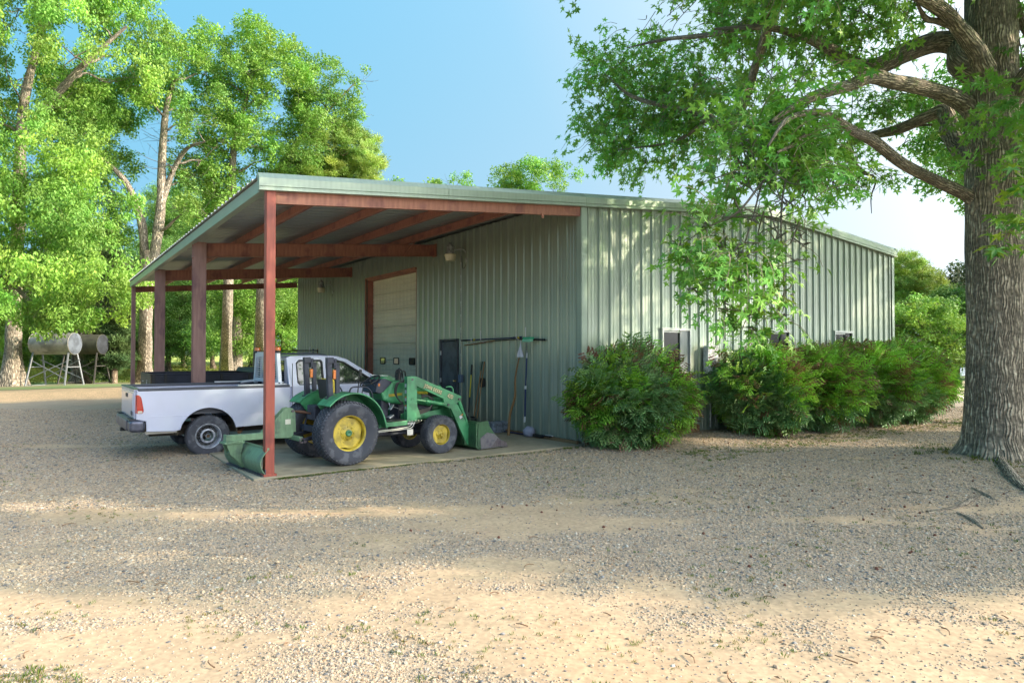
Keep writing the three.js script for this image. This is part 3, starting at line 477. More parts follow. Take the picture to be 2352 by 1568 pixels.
    tree('hardwood_tree', 'dark trunked tree standing between the two fuel tanks', [{ pts: [b, at(178, 800, D), at(172, 640, D), at(160, 480, D)], rad: [0.40, 0.34, 0.26, 0.1], flare: root }], fill([el(190, 500, 90, 90, D + 1, 12), el(235, 640, 70, 60, D + 1, 8), el(160, 700, 50, 30, D + 2, 4)], 1.2), { bark: M.barkMid, leaf: M.leafMid, kind: 'broad', per: 46, minY: 5 });
  }
  // understory and second row seen below the lean-to roof
  const UND = [[420, 846, 60, 'slim dark trunked tree seen left of the second post', 500, 90, M.leafMid], [455, 848, 62, 'slim dark tree seen beside the second post over the trailer', 560, 90, M.leafMid], [489, 850, 64, 'leaning dark tree seen under the roof right of the second post', 600, 90, M.leafDeep], [541, 868, 42, 'thick grey trunk just right of the slim pale tree', 560, 80, M.leafMid], [575, 860, 50, 'tree with a hidden trunk seen under the roof beside the headache rack', 620, 80, M.leafYellow], [650, 862, 47, 'sunlit yellow green tree at the back corner of the shed', 680, 110, M.leafYellow], [385, 856, 54, 'dark understory tree behind the third post', 640, 90, M.leafDeep]];
  UND.push([-30, 846, 60, 'thin dark tree in the field left of the silver tank', 740, 70, M.leafMid], [75, 846, 66, 'slim dark tree seen through the silver tank stand', 760, 80, M.leafYellow], [140, 846, 64, 'shaded tree beyond the silver tank stand', 750, 80, M.leafDeep], [300, 850, 58, 'low shaded tree between the dark cedars and the third post', 760, 70, M.leafDeep]);
  UND.forEach(([px, py, D, lab, top, w, lf], i) => {
    const b = gnd(px, py); b.y = 0; const d = depthOf(b), s = d, lean = [0, 10, -14, 2, 8, 0, 4, 3, -4, 5, 2][i];
    const bl = fill([el(px, top, w, 90, s, 14), el(px + 25, top + 120, w * 0.9, 60, s, 10), el(px - 10, 775, w * 0.75, 28, s, 7)], 1.4 * s / 45);
    tree('hardwood_tree', lab, [{ pts: [b, at(px + lean * 0.4, 780, s), at(px + lean, top + 60, s)], rad: [i === 3 ? 0.5 : 0.26, i === 3 ? 0.45 : 0.2, 0.08], flare: root }], bl, { bark: i === 3 ? M.barkLight : M.barkDark, leaf: lf, kind: 'fine', per: 40, gap: 0.38, minY: 2.5, size: 1.25 });
  });
  // tree tops beyond the roof
  for (const [px, py, rx, ry, D, lab] of [[1040, 432, 50, 28, 62, 'tree tops peeping over the middle of the roof'], [1235, 425, 105, 45, 60, 'bright tree crown rising over the roof near the corner'], [880, 425, 26, 26, 52, 'narrow tree tip beside the cedar over the roof']]) {
    const b = gnd(px, 850); const g = at(px, 850, D); g.y = 0; const bl = fill([el(px, py, rx, ry, D, Math.round(rx / 4)), el(px, py + 90, rx * 1.3, 70, D, 12)], 1.3);
    tree('hardwood_tree', lab, [{ pts: [g, at(px, 650, D), at(px, py, D)], rad: [0.35, 0.25, 0.05] }], bl, { bark: M.barkMid, leaf: M.leafYellow, kind: 'broad', per: 34, gap: 0.44, minY: 8, size: 1.2 });
  }
  // right-hand background
  for (const [px, py, rx, ry, D, lab, lf, kd, pr] of [[2085, 660, 58, 65, 58, 'pine rising beyond the right end of the building', M.leafPale, 'cedar', 34], [2120, 760, 70, 75, 46, 'rounded yellow green tree beyond the hedge', M.leafYellow, 'broad', 46], [2195, 740, 55, 80, 50, 'blue green tree left of the big trunk', M.leafDeep, 'broad', 46], [2060, 790, 45, 70, 52, 'pale tree hard against the right end of the building', M.leafPale, 'fine', 46], [2390, 620, 60, 170, 50, 'tree behind the right edge of the big trunk', M.leafMid, 'broad', 40], [2480, 700, 110, 130, 46, 'tree outside the right edge beyond the yard', M.leafMid, 'broad', 34]]) {
    const g = at(px + (rx > 56 ? 10 : 0), 862, D); g.y = 0; const bl = fill([el(px, py, rx, ry, D, 26)], 1.25);
    tree(kd === 'cedar' ? 'pine_tree' : 'hardwood_tree', lab, [{ pts: [g, at(px + 4, 780, D), at(px, py - ry * 0.6, D)], rad: [0.3, 0.22, 0.05] }], bl, { bark: M.barkMid, leaf: lf, kind: kd, per: pr, gap: kd === 'cedar' ? 0.44 : 0.36, minY: 2, size: kd === 'cedar' ? 1.3 : 1.15 });
  }
  // far woods closing the view
  {
    const mats = [], cols = [], q = new THREE.Quaternion();
    for (let i = 0; i < 26000; i++) { const a = rr(-1.25, 1.35), d = rr(95, 150), x = camera.position.x + d * Math.sin(YAW + a), z = camera.position.z - d * Math.cos(YAW + a); const top = 9 + 7 * fbm(a * 9 + 20, d * 0.03, 4, 151), y = rr(0.4, 1) ** 0.7 * top - 0.5; const s = rr(2.0, 3.6); q.setFromEuler(new THREE.Euler(rr(0, 6), rr(0, 6), 0)); mats.push(new THREE.Matrix4().compose(V(x, y, z), q, V(s, s, s))); const t = rr(0.55, 1.1); cols.push(lin(t * rr(0.8, 1.2), t, t * 0.9)); }
    tag(copies('woodland', SPRAY.broad[0], leafMat(0.10, 0.135, 0.045), mats, cols), 'hazy green wood closing the far side of the fields', 'woodland', null, 'stuff');
  }
}

// ---------- the big sweetgum on the right ----------
R = mulberry(31);
const starShape = (() => { // five pointed lobes
  const s = []; const lob = [[-2.25, 0.62], [-1.15, 0.86], [0, 1.0], [1.15, 0.86], [2.25, 0.62]];
  s.push([0, -0.05]); lob.forEach(([a, l], i) => { const h = 0.30; s.push([Math.sin(a - h) * l * 0.55, Math.cos(a - h) * l * 0.55 + 0.0]); s.push([Math.sin(a) * l, Math.cos(a) * l]); s.push([Math.sin(a + h) * l * 0.55, Math.cos(a + h) * l * 0.55]); if (i < 4) { const m = a + 0.565; s.push([Math.sin(m) * 0.33, Math.cos(m) * 0.33]); } });
  return s; })();
function pushStar(P, p, d, nrm, L) {
  const s = d.clone().cross(nrm).normalize(), n = s.clone().cross(d).normalize();
  const c = p.clone().addScaledVector(d, L * 0.25), v = starShape.map(([x, y]) => { const r2 = x * x + y * y; return c.clone().addScaledVector(s, x * L * 0.62).addScaledVector(d, y * L * 0.62).addScaledVector(n, -0.16 * r2 * L + 0.10 * Math.abs(x) * L); });
  for (let i = 0; i < v.length; i++) { const a = v[i], b = v[(i + 1) % v.length]; for (const q of [c, a, b]) P.push(q.x, q.y, q.z); }
}
const starLeaf = (L) => { const P = []; pushStar(P, V(0, 0, 0), V(0, -0.25, 0.95).normalize(), V(0, 0.95, 0.25).normalize(), L); return geoOf(P); };
function twigSpray(n, len) { // a twig with star leaves hung along it, in the +z direction
  const P = [], e = V(rr(-0.1, 0.1), -0.12, len);
  const W = limb([V(0, 0, 0), V(0, 0.02, len * 0.5), e], [0.006, 0.003], 3, 3).attributes.position.array;
  for (let i = 0; i < n; i++) { const t = 0.15 + 0.85 * (i + rr(0, 0.6)) / n, p = V(0, 0.02 * Math.sin(t * 3), 0).lerp(e, t), side = rdir(); side.y = side.y * 0.5 - 0.15; const d = side.add(V(0, 0, 0.5)).normalize(), pet = p.clone().addScaledVector(d, rr(0.05, 0.11)); const nn = rdir().multiplyScalar(0.55).add(V(0, 0.9, 0)).normalize(); const dd = d.clone(); dd.y -= 0.35; pushStar(P, pet, dd.normalize(), nn, rr(0.14, 0.20)); }
  return [geoOf(P), geoOf([...W])];
}
const twigs = [0, 1, 2, 3].map((i) => twigSpray(9 + i % 2, 0.5));
M.starLeaf = leafMat(0.20, 0.43, 0.065, { transmission: 0.45, roughness: 0.5 });
function starCrown(parent, blobs, per, B, dirBias = V(0, -0.25, 0)) {
  const mats = [[], [], [], []], cols = [[], [], [], []], q = new THREE.Quaternion(); let k = 0;
  for (const b of blobs) { const n = Math.round(per * b.r * b.r * (b.k ?? 1)), bt = rr(0.82, 1.2); for (let i = 0; i < n; i++) {
    const d = rdir(), rad = b.r * Math.pow(rr(0.01, 1), 0.42); const p = b.p.clone().add(V(d.x * rad, d.y * rad * (b.fl ?? 0.75), d.z * rad));
    if (fbm(p.x * 1.1 + 30, p.y * 1.1 + p.z * 0.9 + 30, 2, 161) < (b.gap ?? 0.40)) continue;
    const dir = d.clone().multiplyScalar(0.8).add(dirBias).add(rdir().multiplyScalar(0.5)).normalize(); q.setFromUnitVectors(V(0, 0, 1), dir); const s = rr(0.8, 1.2) * clamp(0.45 + b.r * 1.1, 0.5, 1);
    mats[k % 4].push(new THREE.Matrix4().compose(p.sub(B), q.clone(), V(s, s, s))); const t = bt * rr(0.7, 1.3), h = rr(-0.18, 0.22); cols[k % 4].push(lin(t * (1 + h), t, t * (1 - h * 0.4))); k++; } }
  twigs.forEach(([lg, tg], i) => { tag(copies('foliage', lg, M.starLeaf, mats[i], cols[i], parent), null, null, null, 'stuff'); tag(copies('twigs', tg, M.twig, mats[i], null, parent), null, null, null, 'stuff'); });
}
{
  const D = 12.3, z2 = (x, y, d = D) => at(1764 + x * 0.35, y * 0.35, d);
  const B = at(2283, 1040, D); B.y = 0.05;
  const t = thing('sweetgum_tree', 'huge grey barked sweetgum with a flared trunk standing right of the building', 'tree', [B.x, B.y, B.z]);
  const off = (g) => g.translate(-B.x, -B.y, -B.z);
  const flare = (tt, an) => { const f = Math.exp(-tt * 13); return 1 + f * (1.15 + 0.4 * Math.sin(an * 4 + 0.5) + 0.2 * Math.sin(an * 7)) + 0.025 * Math.sin(an * 6 + tt * 9); };
  const trunkPts = [at(2290, 1085, D), at(2290, 1010, D), at(2289, 800, D), at(2284, 560, D), at(2280, 300, D), at(2276, 60, D), at(2270, -260, D), at(2230, -560, D), at(2250, -800, D)];
  part('trunk', off(limb(trunkPts, [0.50, 0.445, 0.435, 0.435, 0.425, 0.40, 0.32, 0.20, 0.08], 40, 150, 0.03, flare)), M.barkBig, t, undefined, true);
  const br = [];
  const add = (pts, rad, k = 10) => { br.push(limb(pts, rad, k, pts.length * 5, 0.12)); return pts; };
  add([z2(1400, 1330), z2(1300, 1275), z2(1100, 1180, D - .4), z2(900, 1080, D - .9), z2(700, 930, D - 1.5), z2(560, 860, D - 2), z2(430, 775, D - 2.6), z2(330, 735, D - 3.2), z2(120, 790, D - 3.9), z2(0, 960, D - 4.2)], [0.17, 0.105, 0.10, 0.09, 0.085, 0.075, 0.06, 0.045, 0.03, 0.012]);
  add([z2(430, 815, D - 2.6), z2(300, 850, D - 3), z2(190, 940, D - 3.4), z2(60, 1000, D - 4)], [0.05, 0.045, 0.03, 0.012]);
  add([z2(1420, 760), z2(1300, 680), z2(1180, 620, D - .3), z2(1000, 570, D - .7), z2(830, 535, D - 1.1), z2(680, 505, D - 1.5), z2(540, 560, D - 1.9), z2(370, 610, D - 2.4), z2(200, 680, D - 3), z2(20, 800, D - 3.6)], [0.26, 0.155, 0.14, 0.125, 0.12, 0.11, 0.095, 0.08, 0.05, 0.02]);
  add([z2(1450, 480), z2(1290, 420, D + .2), z2(1250, 290, D + .5), z2(1120, 270, D + .6), z2(900, 345, D + .6), z2(700, 440, D + .4), z2(560, 420, D), z2(460, 350, D - .5), z2(250, 250, D - 1), z2(0, 180, D - 1.4), z2(-350, 190, D - 1)], [0.30, 0.24, 0.22, 0.20, 0.18, 0.16, 0.13, 0.10, 0.07, 0.05, 0.02]);
  add([z2(1430, 470, D - .45), z2(1370, 330, D - .6), z2(1280, 210, D - .8), z2(1180, 90, D - 1.1), z2(1050, 0, D - 1.5), z2(800, -140, D - 2.2), z2(400, -200, D - 3)], [0.17, 0.145, 0.13, 0.12, 0.11, 0.08, 0.03]);
  add([z2(1230, 180, D - .8), z2(1120, 140, D - 1), z2(1040, 120, D - 1.2), z2(980, 20, D - 1.4)], [0.06, 0.05, 0.045, 0.02]);
  add([z2(1380, 1060, D + .4), z2(1270, 980, D + .8), z2(1200, 860, D + 1.2), z2(1150, 730, D + 1.6), z2(1040, 770, D + 1.8), z2(850, 850, D + 2), z2(680, 890, D + 2.2), z2(540, 940, D + 2.4), z2(420, 1010, D + 2.6), z2(280, 1010, D + 2.8)], [0.24, 0.19, 0.18, 0.16, 0.12, 0.10, 0.085, 0.07, 0.05, 0.02]);
  add([z2(530, 960, D + 2.4), z2(560, 1060, D + 2.4), z2(640, 1135, D + 2.3), z2(700, 1160, D + 2.2)], [0.055, 0.05, 0.04, 0.02]);
  add([z2(690, 1150, D + 2.2), z2(710, 1180, D + 2.2), z2(680, 1290, D + 2.2), z2(682, 1400, D + 2.2)], [0.022, 0.018, 0.014, 0.008], 5);
  add([z2(640, 1140, D + 2.2), z2(560, 1200, D + 2.2), z2(590, 1280, D + 2.2), z2(530, 1330, D + 2.2)], [0.02, 0.014, 0.01, 0.005], 5);
  add([z2(560, 1150, D + 2.3), z2(430, 1130, D + 2.2), z2(390, 1220, D + 2.2), z2(355, 1340, D + 2.2)], [0.02, 0.014, 0.01, 0.005], 5);
  for (let i = 0; i < 26; i++) { const a = z2(rr(360, 840), rr(1120, 1200), D + 2.2), b = a.clone().add(V(rr(-.3, .3), rr(-.45, -.05), rr(-.3, .3))); add([a, a.clone().lerp(b, .5).add(rdir().multiplyScalar(.06)), b], [0.01, 0.004], 4); }
  add([z2(1500, 780), z2(1600, 660, D - .2), z2(1660, 560, D - .4), z2(1760, 420, D - .6), z2(1950, 250, D - .8)], [0.24, 0.17, 0.15, 0.13, 0.08]);
  add([z2(840, 890, D + 2), z2(960, 830, D + 2), z2(1140, 815, D + 1.8)], [0.012, 0.02, 0.03], 5);
  // limb towards the left mass above the building, and the long branch at (1650, 290)
  add([z2(0, 180, D - 1.4), at(1690, 280, D + .5), at(1660, 297, D + 1), at(1630, 268, D + 1.6), at(1560, 250, D + 2), at(1450, 220, D + 2.6), at(1390, 170, D + 3)], [0.07, 0.085, 0.09, 0.08, 0.06, 0.04, 0.012]);
  add([at(1630, 270, D + 1.6), at(1560, 320, D + 2), at(1420, 345, D + 2.6)], [0.05, 0.03, 0.01]);
  add([at(1764, 40, D - 1), at(1640, 78, D), at(1530, 90, D + 1), at(1440, 110, D + 2)], [0.07, 0.05, 0.035, 0.01]);
  const S = (px, py, d, r, o = {}) => ({ p: at(px, py, d), r, ...o });
  const vis = [S(1395, 150, 16, .75), S(1420, 235, 16, 1.0), S(1390, 300, 16, .8), S(1440, 320, 15.6, .8), S(1480, 150, 16, 1.1), S(1500, 60, 15.6, .9), S(1560, 30, 15, 1.2), S(1520, 220, 15, 1.1), S(1480, 285, 15, .9), S(1590, 130, 14.6, 1.2), S(1610, 220, 14.2, 1.0), S(1560, 270, 14.8, .7), S(1660, 40, 14, 1.3), S(1680, 140, 13.6, 1.2), S(1690, 220, 13, .8), S(1565, 330, 14.6, .55, { k: 1.2 }), S(1410, 350, 15.6, .4), S(1478, 375, 15.4, .35, { k: 1.3 }), S(1575, 355, 14.6, .3), S(1640, 325, 14, .4),
    S(1760, 30, 12.5, 1.2), S(1850, 20, 12, 1.2), S(1770, 110, 12, 1.1), S(1860, 110, 11.6, 1.0), S(1950, 40, 12, .9), S(1920, 130, 11.4, .45), S(2030, 5, 11.6, .7), S(2110, 10, 11.6, .4), S(1760, 190, 11.2, .85), S(1840, 190, 11, .9), S(1800, 260, 10.2, .75), S(1760, 320, 9.6, .7), S(1860, 270, 10, .5, { gap: .46 }), S(1720, 390, 9.0, .62), S(1790, 370, 9.2, .6), S(1840, 340, 9.4, .45, { gap: .46 }),
    S(1700, 420, 8.8, .6, { k: 1.3 }), S(1770, 430, 8.6, .62, { k: 1.3 }), S(1830, 400, 8.9, .45), S(1680, 500, 8.3, .5), S(1740, 510, 8.2, .55), S(1800, 480, 8.3, .45), S(1620, 525, 8.3, .3, { k: 1.5 }), S(1560, 570, 8.3, .2, { k: 2 }), S(1660, 560, 8.2, .35), S(1720, 580, 8, .42), S(1790, 560, 8, .36), S(1835, 530, 8.1, .22), S(1700, 640, 8, .32), S(1630, 640, 8, .26, { k: 1.4 }), S(1600, 672, 8, .2, { k: 1.6 }), S(1760, 640, 8, .32), S(1820, 600, 8, .2), S(1740, 700, 7.9, .3), S(1810, 690, 7.9, .28), S(1660, 715, 7.9, .24, { k: 1.4 }), S(1790, 735, 7.9, .24), S(1730, 755, 7.9, .17, { k: 1.8 }), S(1850, 560, 8.1, .14, { k: 2 }),
    S(1820, 420, 8.9, .5), S(1750, 380, 9, .6, { k: 1.5, gap: .3 }), S(1690, 405, 8.8, .45, { gap: .3 }), S(1810, 340, 9.3, .55, { gap: .3 }), S(1825, 470, 8.4, .38, { k: 1.4, gap: .3 }), S(1830, 555, 8.1, .24, { k: 1.6, gap: .3 }), S(1700, 350, 9.2, .5, { gap: .3 }), S(1730, 330, 9.4, .6), S(1850, 450, 8.7, .3), S(1770, 520, 8.2, .45), S(1690, 590, 8.1, .3), S(1760, 690, 7.9, .25), S(1580, 600, 8.2, .16, { k: 1.8 }), S(1720, 730, 7.9, .2, { k: 1.6 }),
    S(1960, 250, 14.5, .8, { gap: .45 }), S(2050, 240, 14.8, .75, { gap: .44 }), S(2120, 210, 15, .7, { gap: .44 }), S(1950, 390, 14.6, .5, { gap: .46 }), S(2000, 395, 14.8, .45), S(1900, 350, 14.4, .6, { gap: .48 }), S(2190, 395, 14.8, .45), S(2180, 320, 15, .4, { gap: .46 }), S(2200, 190, 15, .5), S(2190, 50, 15, .6), S(1870, 300, 13, .5, { gap: .48 }), S(2080, 330, 14.8, .35, { gap: .46 }),
    S(2345, 110, 12, .4), S(2340, 60, 15, .5), S(2350, 250, 15, .4)];
  // the rest of the crown, above and beside the picture
  const rest = []; for (let i = 0; i < 2000 && rest.length < 120; i++) { const d = rdir().multiplyScalar(Math.pow(R(), .4)), p = V(B.x + d.x * 8.2, 10.6 + d.y * 6.4, B.z + d.z * 7.4); const v = p.clone().sub(camera.position), dp = v.dot(FW), sx = 1176 + 1568 * v.dot(RT) / dp, sy = 784 - 1568 * v.dot(UPV) / dp; if (dp > 2 && sx < 2430 && sy > -70) continue; if (p.y < 4) continue; if (rest.some((b) => b.p.distanceTo(p) < 1.35)) continue; rest.push({ p, r: rr(.95, 1.35) }); }
  const nodes = []; for (let i = 0; i <= 20; i++) { const c = new THREE.CatmullRomCurve3(trunkPts); nodes.push(c.getPoint(0.76 + 0.24 * i / 20)); }
  for (const b of rest) { let best = nodes[0], bd = 1e9; for (const n of nodes) { const h = Math.hypot(b.p.x - n.x, b.p.z - n.z), c = Math.abs(b.p.y - n.y - .5 * h) + .3 * h; if (c < bd) { bd = c; best = n; } } const m = best.clone().lerp(b.p, .55).add(V(rr(-.5, .5), rr(0, .6), rr(-.5, .5))); add([best, m, b.p], [0.10, 0.06, 0.015], 6); }
  // short connecting twigs through the visible foliage
  for (const b of vis) for (let i = 0; i < 5; i++) { const e = b.p.clone().addScaledVector(rdir(), b.r * rr(.5, 1)); add([b.p.clone().add(rdir().multiplyScalar(b.r * .3)).add(V(0, b.r * .2, 0)), b.p.clone().lerp(e, .5).add(V(0, .08 * b.r, 0)), e], [0.010, 0.007, 0.003], 4); }
  // hanging shoots of the drooping bough
  for (const pts of [[[1830, 300, 9.4], [1760, 400, 8.8], [1730, 500, 8.3], [1700, 600, 8.1], [1690, 690, 7.9]], [[1840, 320, 9.2], [1800, 440, 8.5], [1795, 560, 8.1], [1800, 680, 7.9], [1770, 745, 7.9]], [[1750, 420, 8.6], [1690, 490, 8.3], [1620, 525, 8.3], [1550, 575, 8.3]], [[1700, 560, 8.1], [1650, 620, 8], [1610, 660, 8]], [[1770, 600, 8], [1750, 680, 7.9], [1735, 755, 7.9]]]) add(pts.map((p) => at(...p)), [0.016, 0.013, 0.009, 0.004], 5);
  part('branches', br.map(off), M.barkBig, t, undefined, true);
  starCrown(t, [...vis.map((b) => ({ gap: .40, ...b })), ...rest.map((b) => ({ ...b, k: .95, gap: .51 }))], 76, B);
  // leaves near enough to tell apart
  const LG = [starLeaf(0.13), starLeaf(0.15), starLeaf(0.165)], LM = [0, 1, 2].map((i) => leafMat(...[[0.18, 0.36, 0.04], [0.30, 0.46, 0.04], [0.13, 0.30, 0.045]][i], { transmission: 0.45, roughness: 0.45 }));
  const spots = [];
  for (const [px, py, d, r, n] of [[2325, 520, 5.7, .24, 46], [2290, 565, 5.7, .12, 16], [2345, 430, 5.8, .2, 26], [2345, 360, 5.9, .12, 8], [1560, 572, 8.2, .18, 18], [1640, 530, 8.2, .22, 22], [1605, 668, 7.9, .2, 20], [1700, 645, 7.9, .3, 34], [1745, 750, 7.8, .2, 20], [1800, 700, 7.8, .24, 24], [1760, 560, 7.9, .35, 34]]) for (let i = 0; i < n; i++) spots.push(at(px, py, d).add(rdir().multiplyScalar(r * Math.pow(R(), .5))));
  spots.forEach((p, i) => { const o = part('leaf', LG[i % 3], LM[(i * 7) % 3], t, undefined, true); o.position.copy(p).sub(B); o.rotation.set(rr(-.5, .7), rr(0, 6.28), rr(-.5, .5), 'YXZ'); });
  const tw = []; for (const [px, py, d] of [[2325, 520, 5.7], [2290, 565, 5.7], [2345, 430, 5.8]]) for (let i = 0; i < 4; i++) { const a = at(px + 60, py - 60, d); tw.push(limb([a, at(px + 20, py - 20, d), at(px, py, d).add(rdir().multiplyScalar(.15))], [0.008, 0.003], 4, 5)); }
  part('twig', tw.map(off), M.twig, t, undefined, true);
  // roots that run out over the gravel
  const roots = [[[2290, 1045], [2310, 1075], [2352, 1120], [2400, 1160]], [[2235, 1120], [2270, 1140], [2290, 1150]], [[2130, 1178], [2190, 1168], [2230, 1150], [2260, 1130]], [[2030, 1140], [2090, 1133], [2140, 1137]], [[2200, 1180], [2240, 1200], [2260, 1215]], [[2190, 1040], [2210, 1025], [2240, 1010]]].map((r) => r.map(([x, y]) => { const g = gnd(x, y); g.y = gh(g.x, g.z) - 0.012; return g; }));
  part('root', roots.map((r, i) => off(limb(r, [i === 0 ? .11 : .028, i === 0 ? .1 : .045, .02], 7, 14, .25))), M.barkBig, t, undefined, true);
}
// two more sweetgums stand outside the right edge of the picture and shade the yard and the gable
{
  [[23.5, 7.6, 15, 4.6, 41], [28.5, 1.0, 14, 4.4, 42], [18.5, 16.7, 14, 4.2, 43], [25.6, 22.2, 15, 4.4, 44], [33, 25.5, 16, 5, 45]].forEach(([x, z, h, r, seed], n) => {
    R = mulberry(seed); const b = V(x, 0, z), bl = fill([[V(x, h * .62, z), r, h * .33, r, 34]], 1.25);
    tree('sweetgum_tree', ['sweetgum right of the big trunk, out of the picture', 'sweetgum beyond the right end of the gable, out of the picture', 'sweetgum nearest the right foreground, out of the picture', 'sweetgum far right behind the foreground one, out of the picture', 'sweetgum farthest right, out of the picture'][n], [{ pts: [b, V(x + .1, h * .4, z), V(x, h * .9, z + .2)], rad: [.36, .26, .06] }], bl, { bark: M.barkBig, leaf: M.starLeaf, kind: 'broad', per: n < 2 ? 84 : 84, gap: n < 2 ? .535 : .50, minY: 3 });
  });
}

// ---------- nandina bushes along the gable ----------
R = mulberry(51);
function frond(len, n) { const P = []; const stem = []; for (let k = 0; k < n; k++) { const t = (k + .5) / n, w = (1 - Math.abs(t - .45)) * .16; for (const s of [-1, 1]) for (let j = 0; j < 3; j++) { const p = V(s * w * (j + 1) / 3 * 1.0, -0.05 * t - .02 * j, t * len * .95 + j * .012), d = V(s * .8, -.25 + rr(-.2, .2), .8).normalize(); pushLeaf(P, p, d, V(rr(-.3, .3), 1, rr(-.3, .3)).normalize(), rr(.055, .08), rr(.026, .036)); } } return geoOf(P); }
const FR = [0, 1, 2].map(() => frond(.27, 5));
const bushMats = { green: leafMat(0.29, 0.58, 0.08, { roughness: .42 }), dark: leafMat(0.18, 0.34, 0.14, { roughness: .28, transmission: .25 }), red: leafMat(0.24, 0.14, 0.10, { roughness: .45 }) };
function bush(label, c, rx, ry, rz, n, o = {}) {
  const y0 = gh(c[0], c[1]), b = thing('nandina_bush', label, 'bush', [c[0], y0, c[1]], 0);
  const st = []; for (let i = 0; i < 46; i++) { const a = rr(0, 6.28), r0 = Math.sqrt(R()) * .45, x0 = Math.cos(a) * r0 * rx, z0 = Math.sin(a) * r0 * rz, k = rr(1.0, 1.7), top = V(x0 * k * 1.3, ry * 2 * rr(.6, .92), z0 * k * 1.2); st.push(limb([V(x0, -.03, z0), V(x0 * 1.05, top.y * .5, z0 * 1.05), top], [.011, .008, .004], 5, 5)); }
  part('stem', st, M.weathered, b, undefined, true);
  const L = { green: [[], []], dark: [[], []], red: [[], []] }, q = new THREE.Quaternion(), q2 = new THREE.Quaternion();
  for (let i = 0; i < n; i++) {
    const d = rdir(), rad = Math.pow(rr(.12, 1), .36); let y = d.y * rad * ry + ry * 1.02; if (y < .06) y = rr(.06, .5);
    const lump = (.60 + .78 * fbm(d.x * 2.8 + c[0], d.z * 2.8 + d.y * 2.8 + 9, 3, 171)) * (R() < .06 ? rr(1, 1.22) : 1), low = lerp(o.low ?? .78, 1, sstep(0, .9, y)), p = V(d.x * rad * rx * lump * low, y * lerp(1, lump, .5), d.z * rad * rz * lump * low);
    if (c[1] + p.z < .1) continue; if (fbm(p.x * 2.4 + c[0] * 3, p.y * 2.4 + p.z * 2 + 5, 2, 173) < .33) continue;
    const dir = V(p.x / rx, (y - ry * .7) / ry * .7 + .12, p.z / rz).add(rdir().multiplyScalar(.5)).normalize();
    q.setFromUnitVectors(V(0, 0, 1), dir); q2.setFromAxisAngle(dir, rr(-.8, .8)); q.premultiply(q2); const s = rr(.75, 1.25);
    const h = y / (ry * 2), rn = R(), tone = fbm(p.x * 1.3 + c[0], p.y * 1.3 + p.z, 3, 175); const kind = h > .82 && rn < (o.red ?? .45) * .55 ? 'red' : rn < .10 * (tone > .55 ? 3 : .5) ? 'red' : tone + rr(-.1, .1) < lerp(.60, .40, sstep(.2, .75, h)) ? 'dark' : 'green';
    const t = rr(.65, 1.3) * (.75 + .5 * fbm(p.x * 2 + c[0] * 2, p.y * 2 + p.z * 2, 2, 177)); L[kind][0].push(new THREE.Matrix4().compose(p, q.clone(), V(s, s, s))); L[kind][1].push(lin(t * rr(.85, 1.25), t, t * rr(.8, 1.1)));
  }
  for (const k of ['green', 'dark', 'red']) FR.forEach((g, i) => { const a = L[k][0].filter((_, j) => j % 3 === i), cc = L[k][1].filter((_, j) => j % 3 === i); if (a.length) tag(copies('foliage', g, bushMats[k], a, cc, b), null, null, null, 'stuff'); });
}
bush('bushy nandina overlapping the building corner with purple tips left of the meter box', [6.95, .6], 1.5, .89, .80, 3800);
bush('nandina just right of the meter box, darker and in shade', [10.65, 0.95], 1.1, .88, .95, 2500, { red: .2 });
bush('nandina in the hedge left of the second window', [12.5, 1.0], 1.3, .90, 1.05, 2700, { red: .25 });
bush('nandina in the hedge between the second and third windows', [14.6, 1.1], 1.4, .92, 1.15, 2800, { red: .25 });
bush('broad nandina in the hedge right under the third window', [16.25, 1.1], 1.35, .94, 1.2, 2800, { red: .3 });
bush('last nandina of the hedge reaching past the right corner', [17.0, 0.9], .85, .96, 1.25, 2800, { red: .3 });

// ---------- compact tractor with loader ----------
R = mulberry(61);
const font = await new FontLoader().loadAsync('fonts/droid/droid_sans_bold.typeface.json');
function lettering(s, size, depth = 0.004) { const g = new TextGeometry(s, { font, size, depth, curveSegments: 4, bevelEnabled: false }); g.computeBoundingBox(); const b = g.boundingBox; g.translate(-b.min.x, 0, 0); return [g, b.max.x - b.min.x]; }
M.deere = mat(lin(0.065, 0.33, 0.145), 0.38, 0, { clearcoat: 0.35, clearcoatRoughness: 0.4, map: rep(T.grime, 1.4) });
M.deereOld = mat(lin(0.21, 0.38, 0.23), 0.6, 0, { map: rep(T.rust, 1.3, 1.3) });
M.deereYellow = mat(lin(0.66, 0.49, 0.045), 0.42, 0, { clearcoat: 0.3, clearcoatRoughness: 0.4, map: rep(T.grime, 2) });
M.tyre = mat(lin(0.16, 0.17, 0.21), 0.9, 0, { map: rep(T.tyre, 1.2) });
M.ironDark = mat(lin(0.05, 0.055, 0.085), 0.5, 0.2, { map: rep(T.grime, 2) });
M.worn = mat(lin(0.16, 0.15, 0.17), 0.5, 0.5, { map: rep(T.rust, 2, 2) });
M.rubber = mat(lin(0.02, 0.02, 0.024), 0.55);
M.amber = mat(lin(0.7, 0.16, 0.01), 0.2, 0, { clearcoat: 1 });
M.redLens = mat(lin(0.45, 0.02, 0.015), 0.15, 0, { clearcoat: 1 });
const latheZ = (pts, n = 48) => new THREE.LatheGeometry(pts.map(([r, z]) => new THREE.Vector2(Math.max(r, 1e-4), z)), n).rotateX(Math.PI / 2);
